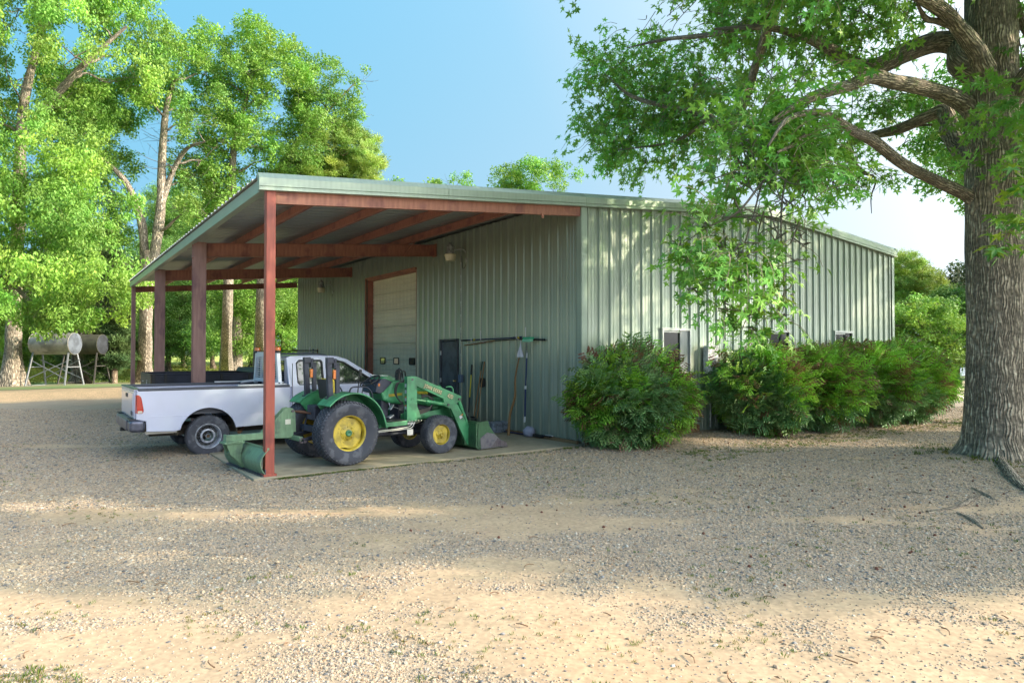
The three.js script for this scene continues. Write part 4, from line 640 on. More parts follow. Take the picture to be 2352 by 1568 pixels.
// a wheel about the z axis, its dished face towards +z
function turfWheel(parent, name, R0, W, rim, rows, per, bolt, lug) {
  const g = new THREE.Group(); g.name = name; parent.add(g);
  const w = W / 2, t = latheZ([[rim - 0.01, -w * .72], [rim + .02, -w * .80], [R0 * .80, -w * 1.0], [R0 * .90, -w * .97], [R0 * .965, -w * .80], [R0 * .975, -w * .4], [R0 * .985, 0], [R0 * .975, w * .4], [R0 * .965, w * .80], [R0 * .90, w * .97], [R0 * .80, w * 1.0], [rim + .02, w * .80], [rim - .01, w * .72]], 56);
  const blocks = []; const bl = 2 * Math.PI * R0 / per;
  for (let r = 0; r < rows; r++) for (let k = 0; k < per; k++) { const z = (r - (rows - 1) / 2) / (rows - 1) * W * .86, a = (k + (r % 2) * .5) / per * 6.2832, edge = Math.abs(z) > W * .36, rad = edge ? R0 * .955 : R0 * .985; const b = box(bl * .58, lug, W / rows * .74, 0, rad, 0, edge ? Math.sign(z) * .55 : 0, 0, 0); b.rotateY(0); b.translate(0, 0, z); b.rotateZ(a); blocks.push(b); }
  part('tyre', [t, ...blocks], M.tyre, g);
  const d = w * .72;
  part('rim', [latheZ([[rim * .90, -d], [rim * 1.06, -d - .004], [rim * 1.08, -d + .012], [rim * .97, -d + .02], [rim * .93, -.02], [rim * .93, d - .05], [rim * .97, d - .02], [rim * 1.08, d - .012], [rim * 1.06, d + .004], [rim * .90, d - .012], [rim * .88, d - .05], [rim * .86, -.01], [rim * .88, -d + .02], [rim * .90, -d]], 40)], M.deereYellow, g);
  const s = new THREE.Shape(); for (let i = 0; i <= 64; i++) { const a = i / 64 * 6.2832, m = Math.cos(4 * a + .6), rr0 = rim * .875 * (1 - .085 * Math.max(0, m) ** 1.5); i ? s.lineTo(Math.cos(a) * rr0, Math.sin(a) * rr0) : s.moveTo(Math.cos(a) * rr0, Math.sin(a) * rr0); }
  for (let i = 0; i < 4; i++) { const a = i / 4 * 6.2832 + 1.1, h = new THREE.Path(); h.absarc(Math.cos(a) * rim * .56, Math.sin(a) * rim * .56, rim * .026, 0, 6.3, true); s.holes.push(h); }
  const zd = d * .30; const disc = ext(s, zd, zd + .014, .003), hubs = [disc, latheZ([[0, zd + .05], [rim * .22, zd + .05], [rim * .30, zd + .028], [rim * .42, zd + .022], [rim * .44, zd + .012]], 32)];
  part('wheel_disc', hubs, M.deereYellow, g);
  const B = []; for (let i = 0; i < bolt; i++) { const a = i / bolt * 6.2832; B.push(rod([Math.cos(a) * rim * .34, Math.sin(a) * rim * .34, zd], [Math.cos(a) * rim * .34, Math.sin(a) * rim * .34, zd + .045], .012, .012, 6)); }
  part('wheel_bolts', B, M.deereYellow, g);
  part('hub_cap', latheZ([[rim * .18, zd + .045], [rim * .175, zd + .075], [rim * .10, zd + .08], [rim * .09, zd + .07], [0, zd + .07]], 24), rim > .25 ? M.deere : M.deereYellow, g);
  return g;
}
const TA = 6 * Math.PI / 180;
const tractor = thing('compact_tractor', 'green compact tractor with yellow wheels and a front loader parked under the roof', 'tractor', [1.285, 0.07, -0.93], TA);
const TR = (n, g, m = M.deere, l) => part(n, g, m, tractor, l);
for (const sd of [1, -1]) {
  const w = turfWheel(tractor, 'rear_wheel', .52, .40, .30, 7, 58, 8, .016); w.position.set(0, .515, sd * .595); if (sd < 0) w.rotation.y = Math.PI;
  const f = turfWheel(tractor, 'front_wheel', .345, .25, .195, 6, 46, 6, .012); f.position.set(1.875, .34, sd * .53); if (sd < 0) f.rotation.y = Math.PI;
}
// drive train and frame
TR('transmission', [box(1.25, .30, .34, .42, .50, 0, 0, 0, 0, .03), box(.36, .40, .46, .02, .55, 0, 0, 0, 0, .04), rod([0, .515, -.45], [0, .515, .45], .10, .10, 16), box(.5, .28, .30, 1.35, .52, 0, 0, 0, 0, .03), box(.16, .1, .2, .75, .32, .05, 0, 0, 0, .02), rod([.7, .36, .1], [1.75, .36, .1], .03)], M.ironDark);
TR('front_axle', [bar([1.875, .34, -.42], [1.875, .36, .42], .12, .13, .02), box(.22, .18, .2, 1.875, .40, 0, 0, 0, 0, .02), box(.16, .22, .12, 1.875, .36, .38, 0, 0, 0, .02), box(.16, .22, .12, 1.875, .36, -.38, 0, 0, 0, .02)], M.ironDark);
TR('engine', [box(.75, .34, .30, 1.62, .74, 0, 0, 0, 0, .03), rod([1.45, .8, .15], [1.45, .8, .22], .06), box(.3, .2, .12, 1.7, .68, .15, 0, 0, 0, .02)], M.ironDark);
for (const s of [1, -1]) TR('frame_rail', ext([[1.25, .60], [2.38, .60], [2.42, .66], [2.42, .80], [2.2, .78], [1.9, .74], [1.25, .72]], s * .24 - .015, s * .24 + .015, .004));
// hood, cowl, grille
TR('hood', ext(shape([[1.06, 1.30], [1.25, 1.315], [1.55, 1.295], [1.85, 1.245], [2.15, 1.175], [2.26, 1.10], [2.30, .98], [2.30, .80], [2.0, .80], [1.62, .88], [1.30, .885], [1.00, .93], [.93, 1.0]]), -.25, .25, .045));
TR('cowl', ext(shape([[.80, 1.25], [.86, 1.36], [.93, 1.39], [1.08, 1.335], [1.06, 1.06], [.98, .95], [.90, .98]]), -.235, .235, .03));
TR('dash_panel', ext(shape([[.735, 1.13], [.77, 1.27], [.86, 1.355], [.925, 1.36], [1.075, 1.30], [.90, 1.13], [.82, 1.10]]), -.252, .252, .012), M.ironDark);
TR('side_grille', [box(.26, .10, .01, 1.95, 1.05, .253), box(.26, .10, .01, 1.95, 1.05, -.253), ...[-.04, -.02, 0, .02, .04].map((d) => box(.25, .006, .016, 1.95, 1.05 + d, .256))], M.black);
TR('grille', [box(.012, .22, .38, 2.303, .92, 0), ...[-2, -1, 0, 1, 2].map((k) => box(.01, .012, .38, 2.31, .92 + k * .04, 0))], M.black);
TR('head_lamp', [box(.02, .07, .11, 2.29, 1.04, .12, 0, 0, .35), box(.02, .07, .11, 2.29, 1.04, -.12, 0, 0, .35)], mat(lin(.6, .6, .6), .1, 0, { clearcoat: 1 }));
TR('hood_guard', [hose([[2.40, .70, .20], [2.43, 1.0, .20], [2.42, 1.14, .19], [2.37, 1.17, .18], [2.27, 1.16, .18]], .016), hose([[2.40, .70, -.20], [2.43, 1.0, -.20], [2.42, 1.14, -.19], [2.37, 1.17, -.18], [2.27, 1.16, -.18]], .016), rod([2.43, 1.05, -.2], [2.43, 1.05, .2], .014), rod([2.42, .85, -.2], [2.42, .85, .2], .014), box(.05, .17, .44, 2.41, .68, 0, 0, 0, 0, .01)]);
for (const s of [1, -1]) TR('hood_stripe', ext([[.99, 1.085], [1.27, 1.10], [1.27, 1.055], [1.005, 1.035]], s * .2515, s * .2515 + s * .003 + (s < 0 ? .006 : 0)), M.deereYellow);
for (const s of [1, -1]) TR('hood_stripe', ext([[1.58, 1.115], [1.86, 1.10], [1.84, 1.055], [1.60, 1.065]], s * .2515, s * .2515 + s * .003 + (s < 0 ? .006 : 0)), M.deereYellow);
TR('muffler', [rod([1.42, 1.28, -.13], [1.42, 1.46, -.13], .055, .055, 14), rod([1.42, 1.46, -.13], [1.46, 1.52, -.13], .03)], M.black);
// operator station
TR('floor_plate', [box(.62, .02, .74, .80, .60, 0), box(.03, .3, .5, .55, .75, 0)], M.ironDark);
for (const s of [1, -1]) TR('foot_step', [ext([[.60, .545], [1.16, .56], [1.16, .64], [.64, .625]], s > 0 ? .26 : -.62, s > 0 ? .62 : -.26, .008)]);
TR('step_mat', [box(.5, .012, .34, .88, .648, .44), box(.5, .012, .34, .88, .648, -.44)], M.rubber);
TR('pedal', [box(.12, .015, .09, 1.02, .86, .30, 0, 0, .9, .004), rod([1.03, .87, .30], [1.2, .82, .24], .008), box(.1, .02, .1, .98, .70, .34, 0, 0, .5)], M.galv);
TR('pedestal', [box(.16, .42, .3, .98, .80, 0, 0, 0, 0, .03)], M.ironDark);
TR('steering_wheel', (() => { const g = [new THREE.TorusGeometry(.185, .015, 8, 32), rod([0, 0, 0], [.18, 0, -.0], .009), rod([0, 0, 0], [-.09, .155, 0], .009), rod([0, 0, 0], [-.09, -.155, 0], .009), new THREE.SphereGeometry(.035, 10, 8)]; return g.map((q) => { q.rotateX(Math.PI / 2); q.rotateZ(.50); q.translate(.765, 1.315, 0); return q; }); })(), M.rubber);
TR('steering_column', rod([.765, 1.315, 0], [.92, 1.08, 0], .028), M.rubber);
TR('seat', [box(.42, .12, .46, .16, .98, 0, 0, 0, 0, .05), box(.12, .36, .44, -.03, 1.20, 0, 0, 0, .16, .05)], mat(lin(.62, .45, .03), .5));
TR('seat_base', [box(.3, .3, .3, .14, .80, 0, 0, 0, 0, .02)], M.ironDark);
TR('seat_shell', [box(.03, .34, .42, -.10, 1.20, 0, 0, 0, .16, .01)], M.black);
for (const s of [1, -1]) {
  const z0 = s > 0 ? .33 : -.79, z1 = s > 0 ? .79 : -.33, arc = [], inn = [];
  for (let i = 0; i <= 18; i++) { const a = lerp(136, 18, i / 18) * Math.PI / 180, rx = .60, ry = .645; arc.push([.05 + Math.cos(a) * rx, .525 + Math.sin(a) * ry]); inn.push([.05 + Math.cos(a) * (rx - .022), .525 + Math.sin(a) * (ry - .022)]); }
  arc.push([.665, .56]); inn.push([.64, .56]);
  TR('fender', [ext([...arc, ...inn.reverse()], z0, z1, .004), ext([...arc, [.3, .62], [-.2, .75]], s > 0 ? .33 : -.35, s > 0 ? .35 : -.33)]);
  TR('fender_rail', hose([[.08, 1.16, s * .55], [.12, 1.235, s * .55], [.25, 1.25, s * .55], [.42, 1.225, s * .55], [.49, 1.15, s * .55], [.52, 1.02, s * .55]], .013), M.ironDark);
  // folding roll bar
  TR('roll_bar', [bar([-.20, 1.04, s * .44], [-.235, 1.66, s * .44], .075, .085, .008), box(.115, .10, .09, -.215, 1.69, s * .44, 0, 0, 0.03, .008), bar([-.075, 1.14, s * .44], [-.085, 1.65, s * .44], .055, .072, .008), box(.05, .16, .10, -.135, 1.64, s * .44, 0, 0, 0, .01), bar([-.28, 1.06, s * .44], [.05, 1.07, s * .44], .10, .05, .006), rod([-.14, 1.68, s * .38], [-.14, 1.68, s * .51], .014), rod([-.13, 1.60, s * .38], [-.13, 1.60, s * .51], .014)], M.ironDark);
  TR('reflector', box(.05, .15, .07, -.14, 1.46, s * .44, 0, 0, 0, .006), M.amber);
  TR('lift_arm', [bar([-.05, .52, s * .26], [-.62, .40, s * .30], .05, .06, .01), bar([-.25, .88, s * .24], [-.35, .50, s * .28], .03, .03), rod([-.62, .40, s * .25], [-.62, .40, s * .36], .03)], M.ironDark);
}
TR('lower_link_frame', [bar([-.30, .55, -.44], [-.30, .55, .44], .09, .10, .01), box(.2, .25, .3, -.24, .82, 0, 0, 0, 0, .02)], M.ironDark);
TR('lever', [rod([.40, 1.02, .36], [.44, 1.26, .36], .008), new THREE.SphereGeometry(.022, 10, 8).translate(.44, 1.27, .36), rod([.78, 1.2, .2], [.66, 1.30, .22], .007), rod([.58, 1.1, -.1], [.60, 1.42, -.08], .009), box(.05, .12, .03, .62, 1.46, -.08, 0, 0, 0, .01)], M.black);
TR('marker_lamp', box(.03, .05, .03, .80, 1.255, .25, 0, 0, 0, .004), M.amber);
TR('muffler_shield', [box(.34, .025, .05, 1.05, 1.40, -.18, 0, 0, -.06, .008)], M.galv);
// loader
const bm = [[1.22, 1.37], [1.26, 1.405], [1.40, 1.395], [2.375, 1.01], [2.385, .97], [2.33, .91], [2.13, .785], [2.01, .84], [1.975, .975], [1.40, 1.225], [1.25, 1.30]];
for (const s of [1, -1]) {
  const z = s * .50;
  TR('loader_mast', [ext([[1.19, .60], [1.40, .60], [1.405, .80], [1.385, 1.37], [1.37, 1.40], [1.21, 1.40], [1.19, 1.38]], z - .05, z - .035, .003), ext([[1.19, .60], [1.40, .60], [1.405, .80], [1.385, 1.37], [1.37, 1.40], [1.21, 1.40], [1.19, 1.38]], z + .035, z + .05, .003), box(.014, .80, .072, 1.20, 1.0, z), ext([[1.38, .96], [1.46, .78], [1.50, .66], [1.38, .66]], z - .02, z + .02, .004), box(.10, .12, .3, 1.34, .67, s * .36, 0, 0, 0, .01)]);
  TR('loader_boom', ext(bm, z - .030, z + .030, .006));
  TR('loader_arm', ext([[2.14, .80], [2.25, .90], [2.32, .83], [2.625, .27], [2.615, .09], [2.55, .075], [2.50, .12]], z - .028, z + .028, .006));
  TR('lift_cylinder', [rod([1.30, 1.0, z], [1.66, .935, z], .022), rod([1.62, .942, z], [2.06, .862, z], .036, .036, 14), rod([1.30, 1.0, z - .05], [1.30, 1.0, z + .058], .028, .028, 12)]);
  TR('tilt_cylinder', [rod([2.34, .93, z + s * .0], [2.56, .40, z], .037, .037, 14), rod([2.54, .44, z], [2.645, .22, z], .020)]);
  TR('pivot_pin', [[1.30, 1.345], [2.325, .955], [2.08, .862], [2.575, .255], [1.30, 1.0]].map(([x, y]) => rod([x, y, z - .055], [x, y, z + .055], .022, .022, 12)), M.worn);
  if (s > 0) {
    const [w1, l1] = lettering('JOHN DEERE', .066), [w2, l2] = lettering('420', .074);
    const place = (g, L, x0, y0, len, dz) => { g.scale(len / L, 1, 1); g.rotateZ(-.379); g.translate(x0, y0, z + .031 + dz); return g; };
    const dark = mat(lin(.012, .03, .015), .5), cream = mat(lin(.66, .60, .36), .5);
    const [d1] = lettering('JOHN DEERE', .066, .002), [d2] = lettering('420', .074, .002);
    const outl = (g, L, x, y, len) => { const o = []; for (const [a, b] of [[-.006, 0], [.006, 0], [0, -.006], [0, .006], [.005, -.005], [-.005, .005]]) { const q = place(g.clone(), L, x + a, y + b, len, .0006 * o.length); o.push(q); } return o; };
    TR('lettering_outline', [...outl(d1, l1, 1.545, 1.205, .405), ...outl(d2, l2, 2.055, 1.005, .125)], dark);
    TR('lettering', [place(w1, l1, 1.545, 1.205, .405, .003), place(w2, l2, 2.055, 1.005, .125, .003)], cream);
    const lm = [mat(lin(.55, .56, .62), .4), mat(lin(.6, .2, .03), .4), mat(lin(.05, .05, .06), .4)];
    for (const [y, k] of [[1.255, 0], [1.225, 0], [1.185, 2], [1.145, 0], [1.115, 0], [1.035, 1], [1.015, 0], [.985, 0], [.945, 2], [.89, 1], [.865, 0], [.84, 0], [.80, 2]]) TR('warning_decal', box(.003, .026, .05, 1.191, y, z), lm[k]);
    TR('warning_decal', [box(.062, .07, .002, 2.375, .615, z + .0295, 0, 0, .47)], lm[0]); TR('warning_decal', [box(.062, .02, .002, 2.395, .655, z + .0295, 0, 0, .47)], lm[1]); TR('warning_decal', [box(.062, .012, .003, 2.39, .59, z + .0292, 0, 0, .47)], lm[2]);
  }
}
TR('boom_cross_tube', rod([2.22, .83, -.5], [2.22, .83, .5], .045, .045, 14));
// bucket
{
  const W = .76, pr = [[2.55, .50], [2.68, .53], [2.70, .50], [2.60, .47], [2.575, .30], [2.60, .12], [2.68, .045], [3.26, .035], [3.27, .02], [2.62, .015], [2.55, .06]];
  M.bucket = mat(lin(.06, .17, .08), .55, .1, { map: rep(T.rust, 1.6, 1.6) }); M.scraped = mat(lin(.20, .21, .24), .45, .45, { map: rep(T.rust, 2.5, 2.5) });
  TR('bucket_wear', [1, -1].map((s) => ext([[2.66, .02], [2.64, .22], [2.80, .32], [2.965, .285], [3.095, .185], [3.26, .10], [3.26, .03]], s * (W + .0155) - .0025, s * (W + .0155) + .0025)), M.scraped, 'scraped bare steel cheek');
  TR('bucket', [ext(pr, -W, W), ...[-1, 1].map((s) => ext([[2.60, .49], [2.69, .53], [2.835, .535], [2.87, .43], [2.98, .29], [3.10, .19], [3.27, .10], [3.27, .03], [2.66, .02], [2.58, .1]], s * W - .012, s * W + .012, .003)), bar([2.60, .50, -W], [2.60, .50, W], .07, .05), ...[-.52, -.44, .44, .52].map((z) => ext([[2.46, .10], [2.56, .06], [2.58, .46], [2.54, .48], [2.50, .30], [2.46, .22]], z - .007, z + .007))], M.bucket);
  TR('cutting_edge', [box(.14, .014, 2 * W + .03, 3.24, .014, 0, 0, 0, 0.03), ext([[2.9, .03], [3.06, .2], [3.27, .10], [3.30, .03]], W + .013, W + .02), ext([[2.9, .03], [3.06, .2], [3.27, .10], [3.30, .03]], -W - .02, -W - .013)], M.worn);
}
// hoses
{
  const H = []; for (let i = 0; i < 4; i++) { const o = i * .02; H.push(hose([[1.34 + o * .5, .60, .5], [1.40, .70 + o, .50], [1.56, .74 + o, .49], [1.70, .78 + o * .8, .48], [1.76 + o, .92, .47], [1.68 + o * .5, 1.03, .47], [1.55, 1.07 - o, .46]], .011, 30)); }
  for (let i = 0; i < 3; i++) H.push(hose([[1.20, 1.34 - i * .02, .44], [1.10 - i * .02, 1.28, .42], [1.06 - i * .015, 1.12, .40], [1.12, .98, .40], [1.18, .94 - i * .02, .42]], .011, 24));
  for (let i = 0; i < 3; i++) H.push(hose([[1.22, 1.38, .30 - i * .1], [1.30, 1.46 + i * .012, .2 - i * .1], [1.45, 1.47 + i * .01, .05 - i * .1], [1.53, 1.36, -.05 - i * .1]], .011, 20));
  TR('hydraulic_hose', H, M.rubber);
  TR('hydraulic_pipe', [hose([[.62, .49, .55], [1.10, .51, .56], [1.26, .54, .56], [1.30, .60, .55]], .008), hose([[.62, .465, .53], [1.12, .485, .54], [1.30, .51, .55], [1.34, .6, .55]], .008), ...[1.20, 1.26, 1.32, 1.38, 1.44].map((x, i) => rod([x, .565 + (i % 2) * .02, .46], [x + .03, .62, .58], .016, .012, 8)), box(.16, .06, .08, 1.30, .58, .48, 0, 0, 0, .01), box(.12, .10, .012, 1.27, .42, .52)], M.steel);
}

// scraper blade hitched behind the tractor
{
  const b = thing('scraper_blade', 'faded green rear scraper blade hitched behind the tractor by the red corner post', 'blade', [1.285, 0.07, -0.93], TA);
  const P = (n, g, m = M.deereOld, l) => part(n, g, m, b, l);
  P('boom_beam', [bar([-1.70, .50, .0], [-.95, .50, 0], .11, .10, .008), bar([-.97, .50, 0], [-.66, .49, .02], .12, .11, .008), box(.02, .12, .13, -1.71, .50, 0)]);
  P('hitch_plate', [ext([[-.62, .53], [-.63, .84], [-.66, .90], [-.73, .93], [-.80, .92], [-1.16, .55]], -.07, -.055, .003), ext([[-.62, .53], [-.63, .84], [-.66, .90], [-.73, .93], [-.80, .92], [-1.16, .55]], .055, .07, .003), bar([-.66, .44, -.36], [-.66, .44, .36], .07, .07, .008)]);
  P('label', box(.09, .08, .003, -.755, .70, .072), mat(lin(.6, .6, .52), .5));
  P('hitch_pin', [rod([-.68, .87, -.09], [-.68, .87, .09], .022, .022, 12), rod([-.62, .40, .34], [-.62, .40, .44], .022), new THREE.TorusGeometry(.035, .012, 8, 16).translate(-.66, .42, .40)], M.worn);
  P('top_link', [rod([-.68, .87, 0], [-.30, .80, 0], .018), rod([-.58, .853, 0], [-.42, .825, 0], .026)], mat(lin(.13, .07, .05), .6, .4));
  // moldboard: curved, standing across the tractor's path
  const mb = [], mi = []; for (let i = 0; i <= 10; i++) { const t = i / 10, y = lerp(.02, .40, t), x = -1.42 - .10 * Math.sin(t * Math.PI) + .05 * t; mb.push([x, y]); mi.push([x + .012, y]); }
  P('moldboard', ext([...mb, ...mi.reverse()], -.72, .86), M.deereOld, 'curved blade with scraped rusty streaks');
  P('gusset', [ext([[-1.72, .44], [-1.46, .42], [-1.50, .22], [-1.44, .04], [-1.66, .26]], .03, .06, .003), ext([[-1.72, .44], [-1.46, .42], [-1.50, .22], [-1.44, .04], [-1.66, .26]], -.16, -.13, .003), box(.30, .03, .26, -1.60, .43, -.04, 0, 0, 0, .006), ext([[-1.66, .27], [-1.60, .30], [-1.44, .06], [-1.46, .03]], -.13, .03)]);
  P('turntable', [rod([-1.58, .44, -.04], [-1.58, .47, -.04], .15, .15, 24), rod([-1.58, .40, -.04], [-1.58, .53, -.04], .03)]);
  P('cutting_edge', [box(.10, .014, 1.60, -1.42, .012, .07, 0, 0, .15, 0), box(.012, .10, 1.60, -1.418, .055, .07)], M.worn);
  P('stiffener', bar([-1.375, .40, -.72], [-1.375, .40, .86], .03, .03));
}

// ---------- white pickup ----------
M.truckWhiteSkyTint = mat(lin(0.60, 0.63, 0.83), 0.30, 0, { clearcoat: 0.9, clearcoatRoughness: 0.10, map: rep(T.speckSoft = tex(256, 256, (u, v) => 0.93 + 0.07 * fbm(u * 5, v * 5, 4, 201, 5)), 0.5) });  // white paint tinted blue to stand for the sky reflected in it
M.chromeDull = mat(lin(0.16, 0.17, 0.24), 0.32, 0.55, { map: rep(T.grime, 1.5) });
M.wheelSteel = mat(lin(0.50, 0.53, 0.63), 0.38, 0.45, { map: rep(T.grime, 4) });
M.capDark = mat(lin(0.07, 0.075, 0.10), 0.55);
const KA = 1.0 * Math.PI / 180;
const truck = thing('pickup_truck', 'white pickup truck with a headache rack and amber beacons parked nose in behind the tractor', 'pickup', [-0.255, 0, -3.91], KA);
const KP = (n, g, m = M.truckWhiteSkyTint, l, par = truck) => part(n, g, m, par, l);
const HW = .99;
function roadWheel(x, z, s, y) {
  const g = new THREE.Group(); g.name = 'wheel'; g.position.set(x, y, z); if (s < 0) g.rotation.y = Math.PI; truck.add(g);
  const R0 = .375, w = .118, rim = .215;
  const gr = []; for (let k = 0; k < 60; k++) for (const zz of [-.075, -.026, .026, .075]) { const b = box(.026, .008, .034, 0, R0 - .003, zz); b.rotateZ((k + (zz > 0 ? .4 : 0)) / 60 * 6.2832); gr.push(b); }
  part('tyre', [latheZ([[rim - .01, -w * .8], [rim + .02, -w * .9], [R0 * .82, -w * 1.02], [R0 * .93, -w * .95], [R0 * .985, -w * .72], [R0 * .99, 0], [R0 * .985, w * .72], [R0 * .93, w * .95], [R0 * .82, w * 1.02], [rim + .045, w * .96], [rim + .02, w * .9], [rim - .01, w * .8]], 56), ...gr], M.tyre, g);
  part('rim', [latheZ([[rim * .9, -w * .8], [rim, -w * .8], [rim * .92, -w * .4], [rim * .90, w * .5], [rim * .97, w * .72], [rim * 1.05, w * .82], [rim * 1.06, w * .90], [rim * 1.0, w * .90], [rim * .93, w * .70], [rim * .88, w * .46], [rim * .86, w * .40]], 44)], M.wheelSteel, g);
  const s2 = new THREE.Shape(); s2.absarc(0, 0, rim * .875, 0, 6.2832); for (let k = 0; k < 16; k++) { const a = k / 16 * 6.2832, h = new THREE.Path(); h.absarc(Math.cos(a) * rim * .755, Math.sin(a) * rim * .755, rim * .074, 0, 6.2832, true); s2.holes.push(h); } const hc = new THREE.Path(); hc.absarc(0, 0, rim * .17, 0, 6.2832, true); s2.holes.push(hc);
  part('wheel_face', [ext(s2, w * .38, w * .44, .002), latheZ([[rim * .62, w * .40], [rim * .58, w * .50], [rim * .50, w * .56], [rim * .44, w * .50], [rim * .42, w * .42]], 36), latheZ([[rim * .20, w * .40], [rim * .20, w * .72], [rim * .15, w * .74], [rim * .14, w * .40]], 24)], M.wheelSteel, g);
  const L = []; for (let k = 0; k < 5; k++) { const a = k / 5 * 6.2832 + .3; L.push(rod([Math.cos(a) * rim * .32, Math.sin(a) * rim * .32, w * .4], [Math.cos(a) * rim * .32, Math.sin(a) * rim * .32, w * .72], .012, .012, 6)); }
  part('lug_nuts', L, M.capDark, g); part('hub', rod([0, 0, w * .3], [0, 0, w * .62], .032, .032, 14), mat(lin(.12, .08, .05), .7, .3), g);
}
for (const s of [1, -1]) { roadWheel(0, s * .83, s, .372); roadWheel(3.99, s * .83, s, .44); }
// bed side: outline with a wheel arch
const arch = (cx, cy, r, a0, a1, n = 18) => { const L = []; for (let i = 0; i <= n; i++) { const a = lerp(a0, a1, i / n) * Math.PI / 180; L.push([cx + Math.cos(a) * r * 1.02, cy + Math.sin(a) * r]); } return L; };
for (const s of [1, -1]) {
  const out = [[-1.17, .74], [-1.16, 1.235], [1.455, 1.235], [1.455, .535], [.485, .51], ...arch(-.01, .42, .485, 11, 168), [-.56, .50], [-1.01, .52], [-1.02, .70]];
  KP('bed_side', [ext(out, s > 0 ? HW - .055 : -HW, s > 0 ? HW : -HW + .055, .012)]);
  KP('bed_rail_cap', [box(2.60, .05, .085, .155, 1.245, s * (HW - .035), 0, 0, 0, .012)], M.capDark);
  KP('body_crease', [box(.62, .012, .008, -.70, .775, s * (HW - .001), 0, 0, 0, .003), box(.92, .012, .008, .98, .76, s * (HW - .001), 0, 0, 0, .003)]);
  const lipA = arch(-.01, .42, .492, 11, 168), lipB = arch(-.01, .42, .472, 11, 168).reverse(); KP('arch_lip', ext([...lipA, ...lipB], s > 0 ? HW - .05 : -HW - .006, s > 0 ? HW + .006 : -HW + .05, .004));
  KP('wheel_housing', (() => { const a = arch(-.01, .42, .50, 0, 180), b = arch(-.01, .42, .49, 0, 180).reverse(); return [ext([...a, ...b], s > 0 ? .62 : -.94, s > 0 ? .94 : -.62)]; })(), mat(lin(.10, .085, .06), .9));
  // tail lamp
  const tl = new THREE.Shape(); tl.moveTo(-1.165, .84); tl.lineTo(-1.165, 1.165); tl.quadraticCurveTo(-1.10, 1.16, -1.085, 1.08); tl.lineTo(-1.055, .90); tl.quadraticCurveTo(-1.055, .845, -1.085, .84); tl.closePath();
  const lamp = KP('tail_lamp', ext(tl, s > 0 ? HW - .05 : -HW - .012, s > 0 ? HW + .012 : -HW + .05, .012), M.redLens);
  part('reverse_lens', ext([[-1.15, .845], [-1.15, .885], [-1.08, .885], [-1.075, .85]], s > 0 ? HW + .004 : -HW - .016, s > 0 ? HW + .016 : -HW - .004, .003), mat(lin(.6, .55, .5), .15, 0, { clearcoat: 1 }), lamp);
  part('lamp_rear', box(.012, .31, .10, -1.172, 1.0, s * (HW - .07), 0, 0, 0, .004), M.redLens, lamp);
}
KP('tailgate', [box(.06, .48, 1.80, -1.165, .98, 0, 0, 0, 0, .015), box(.05, .42, 1.62, -1.18, .98, 0, 0, 0, 0, .012), box(.075, .035, 1.84, -1.16, 1.237, 0, 0, 0, 0, .012)]);
KP('tailgate_cap', box(.085, .03, 1.86, -1.16, 1.262, 0, 0, 0, 0, .012), mat(lin(.13, .17, .11), .6));
KP('tailgate_handle', [box(.02, .07, .22, -1.205, 1.12, 0, 0, 0, 0, .006)], M.black);
KP('tailgate_lettering', (() => { const [g, L] = lettering('FORD', .075); g.rotateY(-Math.PI / 2); g.translate(-1.21, .80, .62); return g; })(), M.capDark);
KP('bed_floor', [box(2.5, .04, 1.75, .15, .80, 0), box(.04, .46, 1.8, 1.43, 1.0, 0), box(.9, .22, .2, 0, .92, .78, 0, 0, 0, .03), box(.9, .22, .2, 0, .92, -.78, 0, 0, 0, .03)], M.capDark);
KP('bumper', [box(.13, .20, 1.30, -1.22, .62, 0, 0, 0, 0, .03), box(.24, .20, .34, -1.155, .62, .86, 0, 0, 0, .05), box(.24, .20, .34, -1.155, .62, -.86, 0, 0, 0, .04), box(.14, .02, 1.84, -1.20, .725, 0, 0, 0, 0, .008)], M.chromeDull);
KP('bumper_step', [box(.11, .014, .34, -1.21, .742, .78), box(.11, .014, .34, -1.21, .742, -.78), box(.1, .06, .1, -1.26, .50, 0)], M.black);
KP('chassis', [box(5.2, .16, .10, 1.7, .46, .42), box(5.2, .16, .10, 1.7, .46, -.42), rod([0, .375, -.75], [0, .375, .75], .05), new THREE.SphereGeometry(.15, 14, 10).translate(0, .375, 0), bar([-.6, .50, .52], [.65, .50, .52], .06, .03), box(.5, .25, 1.4, -.72, .60, 0), box(1.2, .22, .5, 1.2, .48, -.5)], mat(lin(.07, .06, .05), .85));
KP('exhaust', [rod([.70, .50, .62], [.63, .43, .72], .03, .03, 12), rod([.63, .43, .72], [.55, .40, .86], .034, .034, 12)], mat(lin(.20, .12, .08), .6, .4));
KP('lower_sill', [box(.5, .05, .06, -.78, .50, HW - .05)], mat(lin(.3, .28, .25), .8));
